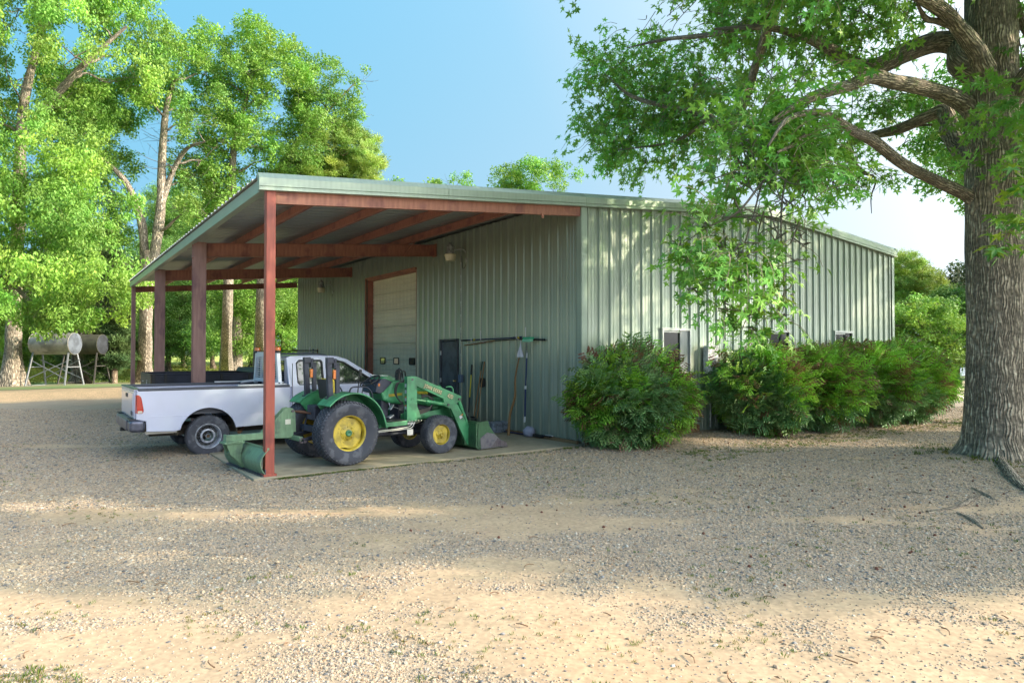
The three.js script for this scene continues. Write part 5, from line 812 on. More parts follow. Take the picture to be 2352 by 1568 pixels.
// cab
for (const s of [1, -1]) {
  const z = s * HW, zin = s > 0 ? HW - .06 : -HW, zout = s > 0 ? HW : -HW + .06;
  KP('cab_side', [ext([[1.49, .50], [1.49, 1.24], [3.45, 1.235], [3.46, .50]], zin, zout, .012)]);
  KP('front_wing', [ext([[3.465, .50], [3.465, 1.225], [3.62, 1.22], [4.70, 1.12], [4.86, 1.02], [4.88, .60], [4.46, .56], ...arch(3.99, .44, .47, 10, 170), [3.50, .5]], zin, zout, .012)]);
  KP('door_seam', [box(.012, 1.16, .012, 1.502, 1.10, s * (HW - .004)), box(.008, .70, .01, 2.20, .88, s * (HW + .0)), box(.008, .70, .01, 3.44, .88, s * (HW + .0))], M.capDark);
  KP('door_handle', box(.16, .05, .03, 2.36, 1.12, s * (HW + .012), 0, 0, 0, .01), M.truckWhiteSkyTint);
  // greenhouse leans inward above the belt line
  const gh2 = shape([[1.44, 1.232], [1.43, 1.79], [1.52, 1.825], [2.46, 1.815], [2.66, 1.755], [3.40, 1.30], [3.47, 1.232]], [[[1.66, 1.27], [1.62, 1.31], [1.62, 1.68], [1.68, 1.735], [2.10, 1.735], [2.13, 1.70], [2.13, 1.30], [2.10, 1.27]], [[2.25, 1.27], [2.22, 1.30], [2.22, 1.70], [2.26, 1.735], [2.45, 1.73], [2.60, 1.69], [3.20, 1.31], [3.20, 1.27]]]);
  const tilt = (g) => { const p = g.attributes.position; for (let i = 0; i < p.count; i++) { const y = p.getY(i); if (y > 1.23) p.setZ(i, p.getZ(i) - s * .28 * (y - 1.23)); } g.deleteAttribute('normal'); if (g.index) g = g.toNonIndexed(); g.computeVertexNormals(); return g; };
  KP('greenhouse', tilt(ext(gh2, zin + .004 * s, zout - .002 * s, .008)));
  const wq = tilt(ext([[1.62, 1.27], [1.62, 1.735], [2.13, 1.735], [2.13, 1.27]], z - .035, z - .028)), wd = tilt(ext([[2.22, 1.27], [2.22, 1.735], [2.46, 1.735], [2.60, 1.69], [3.22, 1.30], [3.20, 1.27]], z - .035, z - .028));
  const wins = KP('side_window', [wq], M.glassDark); KP('side_window', [wd], M.glassDark);
  const fr = (o, i) => tilt(ext(shape(o, [i]), z - .03 * s - .006, z - .03 * s + .030 + .006)); 
  KP('window_seal', [tilt(ext(shape([[1.645, 1.255], [1.605, 1.30], [1.605, 1.69], [1.67, 1.75], [2.11, 1.75], [2.145, 1.71], [2.145, 1.29], [2.11, 1.255]], [[[1.665, 1.275], [1.63, 1.31], [1.63, 1.68], [1.68, 1.73], [2.10, 1.73], [2.12, 1.70], [2.12, 1.30], [2.10, 1.275]]]), z - .012, z + .004)), tilt(ext(shape([[2.24, 1.255], [2.205, 1.29], [2.205, 1.71], [2.25, 1.75], [2.455, 1.745], [2.61, 1.70], [3.24, 1.30], [3.22, 1.255]], [[[2.26, 1.275], [2.23, 1.30], [2.23, 1.70], [2.265, 1.725], [2.45, 1.72], [2.59, 1.685], [3.18, 1.31], [3.18, 1.275]]]), z - .012, z + .004))], M.black);
  KP('mirror', [box(.10, .16, .20, 3.10, 1.34, s * (HW + .16), 0, s * -.3, 0, .04), box(.05, .04, .12, 3.10, 1.28, s * (HW + .04))], s > 0 ? M.truckWhiteSkyTint : M.black);
}
KP('roof', [(() => { const g = ext(shape([[1.45, 1.775], [1.55, 1.825], [2.0, 1.842], [2.45, 1.825], [2.66, 1.76], [2.60, 1.75], [1.5, 1.75]]), -HW + .17, HW - .17, .03); return g; })()]);
KP('rear_window', box(.012, .44, 1.45, 1.455, 1.50, 0), M.glassDark);
KP('cab_back', [box(.04, .74, 1.9, 1.47, .88, 0), box(.04, .06, 1.5, 1.46, 1.76, 0), box(.04, .5, .10, 1.45, 1.5, .76), box(.04, .5, .10, 1.45, 1.5, -.76)]);
KP('windshield', bar([3.42, 1.27, 0], [2.66, 1.755, 0], 1.66, .012), M.glassDark);
KP('hood', [ext(shape([[3.38, 1.24], [3.42, 1.275], [3.7, 1.285], [4.5, 1.21], [4.80, 1.13], [4.88, 1.02], [4.7, 1.0], [3.5, 1.1]]), -HW + .10, HW - .10, .03)]);
KP('wiper', [bar([3.30, 1.335, .2], [3.46, 1.275, -.45], .012, .02), bar([3.30, 1.335, .75], [3.46, 1.275, .1], .012, .02), box(.5, .02, 1.5, 3.52, 1.285, 0, 0, 0, -.03, .008)], mat(lin(.38, .38, .40), .4, .3));
KP('grille', [box(.05, .22, 1.3, 4.90, .96, 0, 0, 0, 0, .01)], M.black);
KP('head_lamp', [box(.06, .18, .28, 4.88, .98, .78, 0, 0, 0, .02), box(.06, .18, .28, 4.88, .98, -.78, 0, 0, 0, .02)], mat(lin(.6, .6, .6), .1, 0, { clearcoat: 1 }));
KP('front_bumper', [box(.16, .24, 1.98, 4.96, .66, 0, 0, 0, 0, .05)], M.chromeDull);
KP('underbody', box(2.0, .12, 1.7, 2.5, .50, 0), M.capDark);
KP('antenna', rod([3.55, 1.22, -.80], [3.60, 2.02, -.80], .004, .002, 5), M.black);
KP('seat', [box(.5, .5, 1.4, 2.3, .95, 0, 0, 0, 0, .06), box(.18, .62, .5, 2.05, 1.32, .4, 0, 0, .15, .06), box(.18, .62, .5, 2.05, 1.32, -.4, 0, 0, .15, .06)], M.capDark);
// headache rack with louvres
{
  const G = []; for (const s of [1, -1]) G.push(bar([1.30, 1.25, s * .84], [1.30, 1.885, s * .70], .075, .10, .008), box(.36, .05, .09, 1.18, 1.285, s * .87, 0, 0, .10, .01), box(.9, .02, .08, .95, 1.28, s * .93));
  G.push(bar([1.30, 1.85, -.70], [1.30, 1.85, .70], .06, .11, .008), bar([1.30, 1.33, -.82], [1.30, 1.33, .82], .05, .08, .006));
  const rk = KP('headache_rack', G, mat(lin(.66, .68, .74), .35, .2));
  for (let i = 0; i < 9; i++) { const y = 1.40 + i * .046, w = lerp(.80, .71, i / 8); part('louvre', bar([1.30, y, -w], [1.30, y, w], .035, .014), mat(lin(.66, .68, .74), .35, .2), rk); }
  for (const z of [-.40, .40]) part('upright', bar([1.295, 1.33, z], [1.295, 1.85, z], .03, .03), rk.material, rk);
  for (const s of [1, -1]) { const bc = KP('beacon', latheZ([[.062, 0], [.064, .02], [.060, .06], [.052, .072], [0, .075]], 20).rotateX(-Math.PI / 2).translate(1.30, 1.925, s * .705), M.amber); part('beacon_base', rod([1.30, 1.885, s * .705], [1.30, 1.93, s * .705], .075, .062, 18), M.black, bc); }
  KP('rack_bolts', [[1.27, 1.30], [1.34, 1.29]].map(([x, y]) => rod([x, y, .90], [x, y, .925], .016, .016, 8)), M.black);
}
KP('fuel_door', [box(.16, .16, .006, .96, 1.02, HW + .001, 0, 0, 0, .002)]);

// ---------- dark trailer beyond the truck ----------
{
  const navy = mat(lin(.022, .028, .055), .5, .1, { map: rep(T.grime, .8) });
  const t = thing('dump_trailer', 'navy steel sided trailer with a brown tailgate parked beyond the pickup', 'trailer', [-.62, 0, -8.6]);
  const P = (n, g, m = navy, l) => part(n, g, m, t, l);
  for (const s of [1, -1]) { P('side_panel', [box(3.9, .62, .04, 1.97, 1.065, s * 1.0, 0, 0, 0, .006), box(3.9, .035, .08, 1.97, 1.375, s * 1.0, 0, 0, 0, .008)]); for (const x of [.04, .29, 1.53, 2.20, 3.2]) P('stake_post', [box(.05, .66, .04, x, 1.05, s * 1.035), rod([x, 1.30, s * 1.05], [x, 1.30, s * 1.062], .014, .014, 8), rod([x, 1.10, s * 1.05], [x, 1.10, s * 1.062], .014, .014, 8)], M.black); }
  P('tailgate', [box(.03, .58, 1.9, 0, 1.06, 0, 0, 0, 0, .004), box(.05, .03, 1.96, 0, 1.37, 0)], mat(lin(.12, .10, .06), .6, .1, { map: rep(T.rust, 1, 1) }), 'brown rear gate');
  P('gate_latch', [box(.02, .02, .1, -.025, 1.22, .4), box(.02, .02, .1, -.025, 1.18, -.4), rod([-.03, 1.2, .4], [-.03, 1.1, .4], .01)], M.galv);
  P('trailer_bed', [box(4.0, .12, 2.0, 2.0, .72, 0, 0, 0, 0, .01), box(4.4, .12, .1, 2.1, .60, .5), box(4.4, .12, .1, 2.1, .60, -.5)]);
  for (const x of [1.5, 2.35]) for (const s of [1, -1]) { const w = P('trailer_wheel', [latheZ([[.18, -.1], [.32, -.1], [.36, -.06], [.36, .06], [.32, .1], [.18, .1]], 28).translate(x, .37, s * 1.12)], M.tyre); part('rim', latheZ([[0, .05], [.1, .06], [.16, .04], [.19, .09], [.185, .1]], 24).translate(x, .37, s * 1.12), M.wheelSteel, w); }
  P('lattice_headboard', (() => { const g = [box(.05, .06, 1.9, 2.9, 1.90, 0), box(.05, .06, 1.9, 2.9, 1.50, 0), box(.05, .9, .06, 2.9, 1.5, .92), box(.05, .9, .06, 2.9, 1.5, -.92)]; for (let i = -8; i <= 8; i++) g.push(box(.02, .4, .035, 2.9, 1.7, i * .105)); for (let i = 0; i < 4; i++) g.push(box(.02, .03, 1.8, 2.91, 1.57 + i * .085, 0)); g.push(bar([2.36, 1.90, .9], [2.9, 1.90, .9], .05, .06), bar([2.36, 1.90, .9], [2.36, 1.37, .9], .05, .05), bar([2.36, 1.50, .9], [2.9, 1.50, .9], .05, .05)); for (let i = 1; i < 5; i++) { g.push(bar([2.36 + i * .108, 1.5, .9], [2.36 + i * .108, 1.9, .9], .03, .02)); g.push(bar([2.36, 1.5 + i * .08, .9], [2.9, 1.5 + i * .08, .9], .015, .03)); } return g; })(), mat(lin(.05, .045, .035), .7));
  P('tool_box', ext([[2.30, 1.385], [2.9, 1.385], [2.9, 1.50], [2.36, 1.50]], -.9, .9, .01), mat(lin(.06, .06, .05), .6));
}
{ // second vehicle whose roof shows over the cab
  const t = thing('parked_car', 'pale blue car whose roof shows above the pickup cab', 'car', [2.5, 0, -11.0], 0);
  const pb = mat(lin(.34, .38, .46), .3, 0, { clearcoat: .8 });
  part('body', [ext(shape([[-.4, .45], [-.4, 1.0], [.1, 1.1], [4.0, 1.02], [4.1, .5], ...arch(3.2, .36, .38, 10, 170, 8), ...arch(.5, .36, .38, 10, 170, 8)]), -.85, .85, .05)], pb, t);
  part('cabin', [(() => { const g = ext(shape([[.0, 1.05], [.35, 1.80], [.6, 1.88], [1.5, 1.90], [2.0, 1.84], [3.0, 1.08]]), -.72, .72, .05); return g; })()], pb, t);
  part('side_window', [ext([[.35, 1.15], [.55, 1.70], [1.95, 1.70], [2.6, 1.15]], .722, .73), ext([[.35, 1.15], [.55, 1.70], [1.95, 1.70], [2.6, 1.15]], -.73, -.722)], M.glassDark, t);
  for (const x of [.5, 3.2]) for (const s of [1, -1]) part('wheel', latheZ([[0, -.1], [.3, -.1], [.345, -.05], [.345, .05], [.3, .1], [.2, .11], [.19, .05], [0, .07]], 24).translate(x, .415, s * .78), M.tyre, t);
  part('roof_rack', [bar([.7, 1.955, .5], [1.8, 1.955, .5], .03, .03), bar([.7, 1.955, -.5], [1.8, 1.955, -.5], .03, .03)], M.black, t);
}
// ---------- fuel tanks on stands ----------
function fuelTank(label, c, ang, body, capm, leg, len, rad, yc) {
  const t = thing('fuel_tank', label, 'tank', [c[0], gh(c[0], Math.max(-24.5, c[1])) - .1, c[1]], ang);
  part('tank_shell', [rod([-len / 2, yc, 0], [len / 2, yc, 0], rad, rad, 40), new THREE.TorusGeometry(rad, .012, 6, 40).rotateY(Math.PI / 2).translate(len / 2 - .02, yc, 0), new THREE.TorusGeometry(rad, .012, 6, 40).rotateY(Math.PI / 2).translate(-len / 2 + .02, yc, 0)], body, t);
  part('tank_end', [new THREE.SphereGeometry(rad * 2.2, 32, 10, 0, 6.2832, 0, .46).rotateZ(-Math.PI / 2).translate(len / 2 - rad * 1.96, yc, 0), new THREE.SphereGeometry(rad * 2.2, 32, 10, 0, 6.2832, 0, .46).rotateZ(Math.PI / 2).translate(-len / 2 + rad * 1.96, yc, 0)], capm, t);
  part('fittings', [rod([-.2, yc + rad - .02, 0], [-.2, yc + rad + .08, 0], .04), rod([.3, yc + rad - .02, 0], [.3, yc + rad + .06, 0], .03)], leg, t);
  for (const x of [-len / 2 + .12, len / 2 - .12]) for (const s of [1, -1]) part('leg', bar([x, yc - rad * .72, s * .30], [x + Math.sign(x) * .10, 0, s * .72], .06, .06), leg, t);
  const br = []; for (const x of [-len / 2 + .12, len / 2 - .12]) { const X = (y) => x + Math.sign(x) * .10 * (1 - y / (yc - rad * .72)); br.push(bar([X(0), .05, -.72], [X(0), .05, .72], .05, .05), bar([X(.95), .95, -.45], [X(.95), .95, .45], .04, .04), bar([X(.9), yc - rad * .80, -.30], [X(.9), yc - rad * .80, .30], .06, .08)); }
  for (const s of [1, -1]) br.push(bar([-len / 2, .35, s * .62], [len / 2, 1.3, s * .36], .035, .035), bar([len / 2, .35, s * .62], [-len / 2, 1.3, s * .36], .035, .035));
  part('brace', br, leg, t);
  return t;
}
{
  const silver = mat(lin(.36, .34, .31), .45, .35, { map: rep(T.grime, .6) }), silverCapShaded = mat(lin(.12, .14, .175), .85, 0, { map: rep(T.grime, .8) }), legS = mat(lin(.22, .23, .25), .5, .2);  // cap coloured darker than the silver shell for the shade on it
  const rusty = mat(lin(.085, .09, .06), .7, .1, { map: rep(T.rust, .6, .6) }), rustyCapShaded = mat(lin(.03, .035, .045), .9, 0, { map: rep(T.grime, .7) }), legD = mat(lin(.05, .045, .04), .7);  // shade on this tank end is put into the cap colour too
  const p1 = at(125, 890, 33.2), p2 = at(193, 884, 36.5);
  fuelTank('silver fuel tank on a white braced stand beside the leftmost tree', [p1.x, p1.z], -.62 + Math.PI * 0, silver, silverCapShaded, legS, 1.95, .53, 2.08);
  fuelTank('dark mossy fuel tank standing right of the silver one', [p2.x, p2.z], -.62, rusty, rustyCapShaded, legD, 1.95, .53, 2.10);
}

// ---------- things on and by the wall ----------
const woodH = mat(lin(.42, .28, .15), .6, 0, { map: rep(T.wood, 6, 1) }), navyP = mat(lin(.02, .03, .11), .35, .2), whiteP = mat(lin(.62, .62, .66), .5), yellowP = mat(lin(.62, .50, .02), .4);
{
  const t = thing('pole_rack', 'four thin white hooks screwed to the wall holding long poles', 'hook rack', [XW - .04, 2.2, -2.8]);
  for (const [z, y, h] of [[-.67, .0, .22], [1.17, .0, .24], [-1.11, -.02, .07], [.81, .03, .07]]) part('hook', [hose([[0, y - .03, z], [-.12, y - .05, z], [-.16, y - .02, z], [-.165, y + h, z]], .008, 12, 5)], whiteP, t);
}
{
  const a = thing('extension_pole', 'long navy telescopic pole lying on the wall hooks', 'pole', [XW - .13, 2.21, -3.2]); part('tube', [rod([0, -.015, -1.28], [0, .015, 1.22], .016), rod([0, .016, 1.0], [0, .019, 1.3], .020)], navyP, a); part('grip', rod([0, -.016, -1.30], [0, -.013, -1.0], .02), M.black, a); part('collar', [rod([0, -.005, -.70], [0, -.004, -.64], .024), rod([0, .013, 1.18], [0, .014, 1.24], .024)], yellowP, a);
  const b = thing('wooden_pole', 'thin wooden pole slung below the navy pole on the hooks', 'pole', [XW - .10, 2.13, -3.0]); part('shaft', rod([0, -.06, -1.4], [0, .04, .0], .014), woodH, b); part('shaft', rod([-.01, .06, 1.0], [.02, .03, 1.88], .022), M.blackMetal, b, 'dark metal end'); part('shaft', rod([0, .04, 0], [-.01, .06, 1.0], .012), M.blackMetal, b);
}
{
  const a = thing('wash_brush', 'pale green brush head on a navy pole leaning on the wall', 'brush', [XW - .16, .07, -1.75]); part('brush_head', [box(.10, .05, .30, -.03, 2.13, .20, 0, 0, 0, .012)], mat(lin(.05, .42, .22), .6), a); part('bristles', [box(.09, .06, .29, -.05, 2.085, .20, 0, 0, .2, .008)], mat(lin(.25, .60, .42), .9), a);
  part('pole', [rod([.06, 1.05, -.03], [.10, 1.70, -.04], .017), rod([.02, .42, 0], [.06, 1.05, -.03], .021)], navyP, a); part('collar', [rod([.058, 1.02, -.03], [.062, 1.09, -.03], .026), rod([.01, .30, .0], [.02, .42, 0], .022), rod([.10, 1.70, -.04], [.105, 1.82, -.04], .02)], whiteP, a); part('pole', rod([.105, 1.8, -.04], [-.02, 2.12, .12], .012), M.galv, a);
  const r = thing('cloth_rag', 'white rag hanging below the green brush head', 'rag', [XW - .16, 2.16, -1.86]);
  const g = new THREE.PlaneGeometry(.17, .36, 10, 14), p = g.attributes.position; for (let i = 0; i < p.count; i++) { const x = p.getX(i), y = p.getY(i) - .18, k = clamp(-y / .3, .12, 1); p.setXYZ(i, .03 * Math.sin(x * 60 + y * 9) * k - .02, y - .05 * Math.abs(x) * 3, x * k + .02 * y); } g.computeVertexNormals(); part('cloth', g.toNonIndexed(), mat(lin(.62, .62, .70), .9, 0, { side: THREE.DoubleSide }), r);
}
{
  const a = thing('yellow_shovel', 'shovel with a yellow and black handle leaning left of the others', 'shovel', [XW - .3, .07, -3.80]); const P = (t) => [lerp(-.05, .22, t), lerp(.25, 1.52, t), lerp(0, -.28, t)];
  part('shaft', rod(P(.38), P(.80), .019), yellowP, a); part('grip', [rod(P(.80), P(1), .021), rod(P(.1), P(.38), .018)], M.black, a); part('blade', ext([[-.10, 0], [.10, 0], [.10, .2], [.03, .27], [-.03, .27], [-.10, .2]], -.006, .006, .002).rotateY(1.4).translate(-.07, .02, 0), M.worn, a);
  const mk = (n, lab, z, x, dz, gl, tool) => { const b = thing(n, lab, 'garden tool', [x, .07, z]); const Q = (t) => [lerp(-.10, .30, t), lerp(.10, 1.60, t), lerp(0, dz, t)]; part('shaft', rod(Q(.12), Q(.86), .014), woodH, b); part('grip', rod(Q(.86), Q(1), .018), gl, b); part('head', tool === 'fork' ? [-1, 0, 1, 2].map((i) => rod([-.11, .02, i * .045 - .02], [-.09, .30, i * .045 - .02], .008)).concat([box(.03, .03, .19, -.09, .30, 0)]) : [ext([[-.08, 0], [.08, 0], [.08, .22], [.02, .28], [-.02, .28], [-.08, .22]], -.006, .006, .002).rotateY(1.3).translate(-.10, .0, 0)], M.blackMetal, b); };
  mk('digging_fork', 'wooden handled fork with a dark green grip against the wall', -3.42, XW - .36, -.20, mat(lin(.02, .06, .03), .5), 'fork'); mk('round_shovel', 'bare wooden shovel standing behind the digging fork', -3.30, XW - .34, -.26, woodH, 'sh');
  const d = thing('dust_pan', 'small black long handled dustpan hung beside the forks', 'dustpan', [XW - .08, 1.18, -3.58]); part('pan', [box(.06, .20, .16, 0, .0, 0, 0, 0, .1, .02), box(.05, .05, .1, -.02, -.1, 0, 0, 0, 0, .01)], M.black, d);
  const st = thing('crooked_stick', 'crooked bare wooden stick leaning beside the concrete block', 'stick', [XW - .36, .07, -2.06]); part('stick', limb([V(-.02, 0, .02), V(.06, .45, -.03), V(.16, .85, .02), V(.22, 1.25, -.05), V(.30, 1.70, -.02)], [.030, .026, .028, .022, .016], 8, 16, .25), woodH, st, undefined, true);
}
{
  const a = thing('concrete_block', 'grey curved concrete block on the slab by the wall', 'block', [XW - .20, .07, -2.70], .06); const blk = mat(lin(.26, .29, .36), .95, 0, { bumpMap: rep(T.rough, 6), bumpScale: .004, map: rep(T.grime, 5) });
  const s = shape([[-.24, -.10], [-.18, -.14], [.18, -.14], [.24, -.10], [.24, .10], [-.24, .10]]); const g = ext(s, 0, .235, .008); g.rotateX(-Math.PI / 2); part('block', g, blk, a); part('block_lip', box(.44, .02, .2, 0, .235, 0, 0, 0, 0, .006), blk, a);
}
{
  const a = thing('floor_mop', 'mop with a pale lilac cloth lying on the slab near the corner', 'mop', [XW - .12, .075, -1.62]); const g = new THREE.SphereGeometry(.17, 20, 14), p = g.attributes.position; for (let i = 0; i < p.count; i++) { const v = V().fromBufferAttribute(p, i), k = 1 + .35 * (fbm(v.x * 16 + 5, v.y * 16 + v.z * 11 + 5, 3, 221) - .5); p.setXYZ(i, v.x * k * .75, Math.max(-.0, v.y * k * .72 + .09), v.z * k * .85); } g.computeVertexNormals(); part('cloth', g.toNonIndexed(), mat(lin(.36, .35, .47), .95), a);
  part('handle', [rod([.02, .05, .1], [.0, .06, .55], .016), rod([-.02, .02, -1.0], [.0, .03, -.05], .014)], navyP, a); part('clamp', [box(.08, .03, .22, .0, .07, .66, 0, -.1, 0, .008), box(.1, .06, .3, -.02, .05, .36, 0, 0, 0, .02)], M.black, a); part('ferrule', [rod([.0, .08, .58], [.03, .08, .8], .012), rod([-.02, .02, -1.02], [-.02, .02, -.95], .016)], whiteP, a);
}
for (const [z, y0, y1, m, lab] of [[-16.35, 1.2, 2.15, whiteP, 'white rod standing against the far end of the shed wall'], [-15.97, 1.2, 2.06, navyP, 'navy and white pole at the far end of the shed wall'], [-15.46, 1.2, 2.06, woodH, 'brown banded pole nearest the overhead door']]) { const t = thing('leaning_pole', lab, 'pole', [XW - .10, .07, z]); part('shaft', rod([-.15, 0, .02], [.0, y1 - .1, 0], .025), m, t); part('band', [.80, .88, .95].map((k) => rod([lerp(-.15, 0, k), (y1 - .1) * k, 0], [lerp(-.15, 0, k + .025), (y1 - .1) * (k + .025), 0], .03)), m === woodH ? M.black : whiteP, t); }

// ---------- pebbles, weeds, gum balls, far-right field ----------
R = mulberry(71);
{
  const stone = (s) => { const g = new THREE.IcosahedronGeometry(.5, 1), p = g.attributes.position; const h = new Map(); for (let i = 0; i < p.count; i++) { const k = [p.getX(i), p.getY(i), p.getZ(i)].map((v) => v.toFixed(3)).join(); if (!h.has(k)) h.set(k, rr(.82, 1.12)); const f = h.get(k); p.setXYZ(i, p.getX(i) * f * 1.1, p.getY(i) * f * .62, p.getZ(i) * f * .85); } g.computeVertexNormals(); return g; };
  const G = [0, 1, 2, 3].map(stone), mats = [[], [], [], []], cols = [[], [], [], []], q = new THREE.Quaternion();
  const pal = [[.345, .265, .19], [.40, .30, .205], [.225, .19, .16], [.38, .335, .275], [.115, .115, .12], [.27, .17, .10], [.215, .205, .20], [.44, .41, .365]];
  let n = 0; for (let tries = 0; tries < 2000000 && n < 420000; tries++) {
    const u = R(), t = 2.6 + 20 * Math.pow(u, 1.25), s = rr(-.80, .80) * t * 1.02, x = camera.position.x + RT.x * s + FW0.x * t, z = camera.position.z + RT.z * s + FW0.z * t;
    if (x > -.25 && x < 6.75 && z < .18 && z > -18.5) continue; if (x > 6.6 && z < .15) continue; if (Math.hypot(x - 11.45, z - 5.25) < .7) continue;
    const sd = sandy(x, z); if (R() < sd * .93 + .02) continue;
    const far = sstep(4, 14, t), sz = (R() < .07 ? rr(.020, .036) : rr(.007, .019)) * (1 + .55 * far); const k = n % 4; n++;
    q.setFromEuler(new THREE.Euler(rr(-.3, .3), rr(0, 6.28), rr(-.3, .3)));
    mats[k].push(new THREE.Matrix4().compose(V(x, gh(x, z) + sz * rr(-.16, .12), z), q.clone(), V(sz, sz, sz))); const c = pal[Math.floor(R() * R() * 8) % 8], b = rr(.75, 1.2); cols[k].push(lin(c[0] * b, c[1] * b, c[2] * b));
  }
  const pm = mat(lin(1, 1, 1), .85); G.forEach((g, i) => tag(copies('gravel', g, pm, mats[i], cols[i]), 'loose tan and grey pebbles strewn over the yard', 'gravel', null, 'stuff'));
}
{
  const blade = (n, L, sp) => { const P = []; for (let i = 0; i < n; i++) { const a = rr(0, 6.28), d = V(Math.cos(a) * rr(.2, .9), 1, Math.sin(a) * rr(.2, .9)).normalize(), p = V(rr(-sp, sp), 0, rr(-sp, sp)); pushLeaf(P, p, d, rdir(), L * rr(.6, 1.2), L * .16); } return geoOf(P); };
  const G = [blade(9, .06, .03), blade(12, .045, .05)], mats = [[], []], cols = [[], []], q = new THREE.Quaternion(); let k = 0;
  const put = (x, z, s) => { q.setFromEuler(new THREE.Euler(0, rr(0, 6.28), 0)); mats[k % 2].push(new THREE.Matrix4().compose(V(x, gh(x, z), z), q.clone(), V(s, s, s))); const t = rr(.7, 1.3); cols[k % 2].push(lin(t * rr(.8, 1.5), t, t * .8)); k++; };
  for (let i = 0; i < 6000; i++) { const t = 2.7 + 14 * R(), s = rr(-.8, .8) * t, x = camera.position.x + RT.x * s + FW0.x * t, z = camera.position.z + RT.z * s + FW0.z * t; if (x > -.3 && z < .2) continue; if (fbm(x * .9 + 3, z * .9 + 8, 4, 231) < .60 - .05 * sstep(2, 8, s)) continue; put(x, z, rr(.22, .7)); }
  for (let i = 0; i < 420; i++) { const x = rr(.1, 2.6) * Math.sqrt(R()), z = .24 + rr(0, .10) * (1 - x / 4); put(x, z, rr(.25, .6)); }
  for (let i = 0; i < 90; i++) put(rr(2.5, 6.6), .25 + rr(0, .12), rr(.4, .9));
  for (let i = 0; i < 700; i++) { const x = rr(6.8, 20), z = rr(1.5, 2.6); put(x, z, rr(.4, 1.2)); }
  for (let i = 0; i < 120; i++) { const a = rr(0, 6.28), d = rr(.75, 1.4); put(11.45 + Math.cos(a) * d, 5.25 + Math.sin(a) * d, rr(.6, 1.8)); }
  for (let i = 0; i < 70; i++) { const g = gnd(rr(-20, 190), rr(1535, 1600)); put(g.x, g.z, rr(.4, .8)); }
  tag(copies('weeds', G[0], leafMat(.10, .19, .03), mats[0], cols[0]), 'small green weeds growing through the gravel', 'weeds', null, 'stuff'); tag(copies('weeds', G[1], leafMat(.15, .19, .04), mats[1], cols[1]), 'yellowish weeds along the slab edge and gravel', 'weeds', null, 'stuff');
  // long grass and litter at the far left
  const m2 = [], c2 = []; for (let i = 0; i < 16000; i++) { const px = rr(-60, 760), D = 27 + 60 * Math.pow(R(), 1.4), p = at(px, 860, D); if (p.z > -26 && p.x > -40) continue; const gr = fbm(p.x * .25, p.z * .25, 4, 131) * .6 + .4 * fbm(p.x * 1.1, p.z * 1.1, 4, 133) + .3 * sstep(-30, -46, p.z); if (gr < .46) continue; q.setFromEuler(new THREE.Euler(0, rr(0, 6.28), 0)); const s = rr(1.6, 4.2) * (1 + sstep(40, 80, D)); m2.push(new THREE.Matrix4().compose(V(p.x, -.06, p.z), q.clone(), V(s, s, s))); const t = rr(.8, 1.3); c2.push(lin(t * rr(1, 1.5), t, t * .7)); }
  tag(copies('meadow_grass', G[0], leafMat(.13, .19, .03), m2, c2), 'rough grass and litter under the trees at the left', 'grass', null, 'stuff');
}
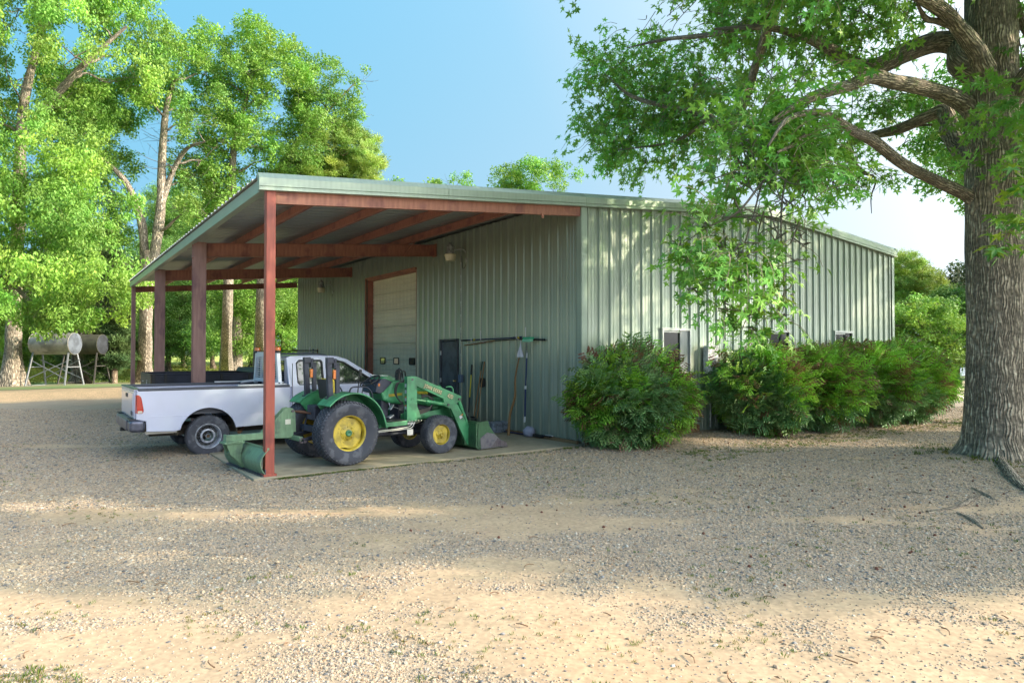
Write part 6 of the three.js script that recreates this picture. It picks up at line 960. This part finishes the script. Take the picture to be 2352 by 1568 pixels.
{ // spiky seed balls
  const P = []; const s = new THREE.IcosahedronGeometry(.5, 0); const a = s.attributes.position; for (let i = 0; i < a.count; i += 3) { const A = V().fromBufferAttribute(a, i), B2 = V().fromBufferAttribute(a, i + 1), C = V().fromBufferAttribute(a, i + 2), m = A.clone().add(B2).add(C).multiplyScalar(.45); for (const [u, v] of [[A, B2], [B2, C], [C, A]]) for (const w of [u, v, m]) P.push(w.x, w.y, w.z); }
  const g = geoOf(P), mats = [], q = new THREE.Quaternion(); for (let i = 0; i < 110; i++) { const t = rr(5.5, 14), s2 = lerp(-.25, .75, Math.pow(R(), .6)) * t, x = camera.position.x + RT.x * s2 + FW0.x * t, z = camera.position.z + RT.z * s2 + FW0.z * t; if (x > -.3 && x < 6.8 && z < .3) continue; const k = rr(.02, .034); q.setFromEuler(new THREE.Euler(rr(0, 6), rr(0, 6), 0)); mats.push(new THREE.Matrix4().compose(V(x, gh(x, z) + k * rr(.05, .4), z), q.clone(), V(k, k, k))); }
  tag(copies('seed_balls', g, mat(lin(.12, .045, .03), .9), mats), 'spiky brown seed balls fallen on the gravel', 'seed balls', null, 'stuff');
}
{ // dry twigs and leaves
  const P = []; for (let i = 0; i < 260; i++) { const t = rr(3, 14), s = rr(-.75, .8) * t, x = camera.position.x + RT.x * s + FW0.x * t, z = camera.position.z + RT.z * s + FW0.z * t; if (x > -.3 && z < .3) continue; const a = rr(0, 6.28), L = rr(.025, .075), y = gh(x, z) + .012; if (i % 3) pushLeaf(P, V(x, y, z), V(Math.cos(a), .1, Math.sin(a)), V(rr(-.3, .3), 1, rr(-.3, .3)).normalize(), L * .6, L * .28); else P.push(...limb([V(x, y, z), V(x + Math.cos(a) * L, y + .01, z + Math.sin(a) * L), V(x + Math.cos(a + .3) * L * 2, y, z + Math.sin(a + .3) * L * 2)], [.005, .003], 4, 3).attributes.position.array); }
  const g = geoOf(P), o = new THREE.Mesh(uvm(g), mat(lin(.17, .10, .055), .9)); o.name = 'dry_litter'; scene.add(o); tag(o, 'dry twigs and brown leaf scraps scattered over the gravel', 'litter', null, 'stuff');
}
{ // far right: strip of lawn, fence and pond
  const a = at(2210, 862, 62), w = new THREE.BoxGeometry(44, .02, 14); w.translate(a.x + 10, .02, a.z - 4);
  const o = part('pond', w, mat(lin(.05, .06, .05), .05, 0, { clearcoat: 1 })); tag(o, 'small pond glinting beyond the lawn at the right', null, null, 'structure');
  const f = thing('wire_fence', 'thin wire fence on dark posts before the pond at the right', 'fence', [0, 0, 0]); const pw = [];
  for (let i = 0; i < 7; i++) { const b = at(2120 + i * 42, 862, 52 - i * .6); b.y = 0; part('fence_post', rod([b.x, -.05, b.z], [b.x, 1.25, b.z], .05, .045, 7), M.barkDark, f); pw.push(b); }
  for (const h of [.4, .75, 1.1]) for (let i = 0; i < 6; i++) part('fence_wire', rod([pw[i].x, h, pw[i].z], [pw[i + 1].x, h, pw[i + 1].z], .008, .008, 4), M.galv, f);
}

renderer.render(scene, camera);
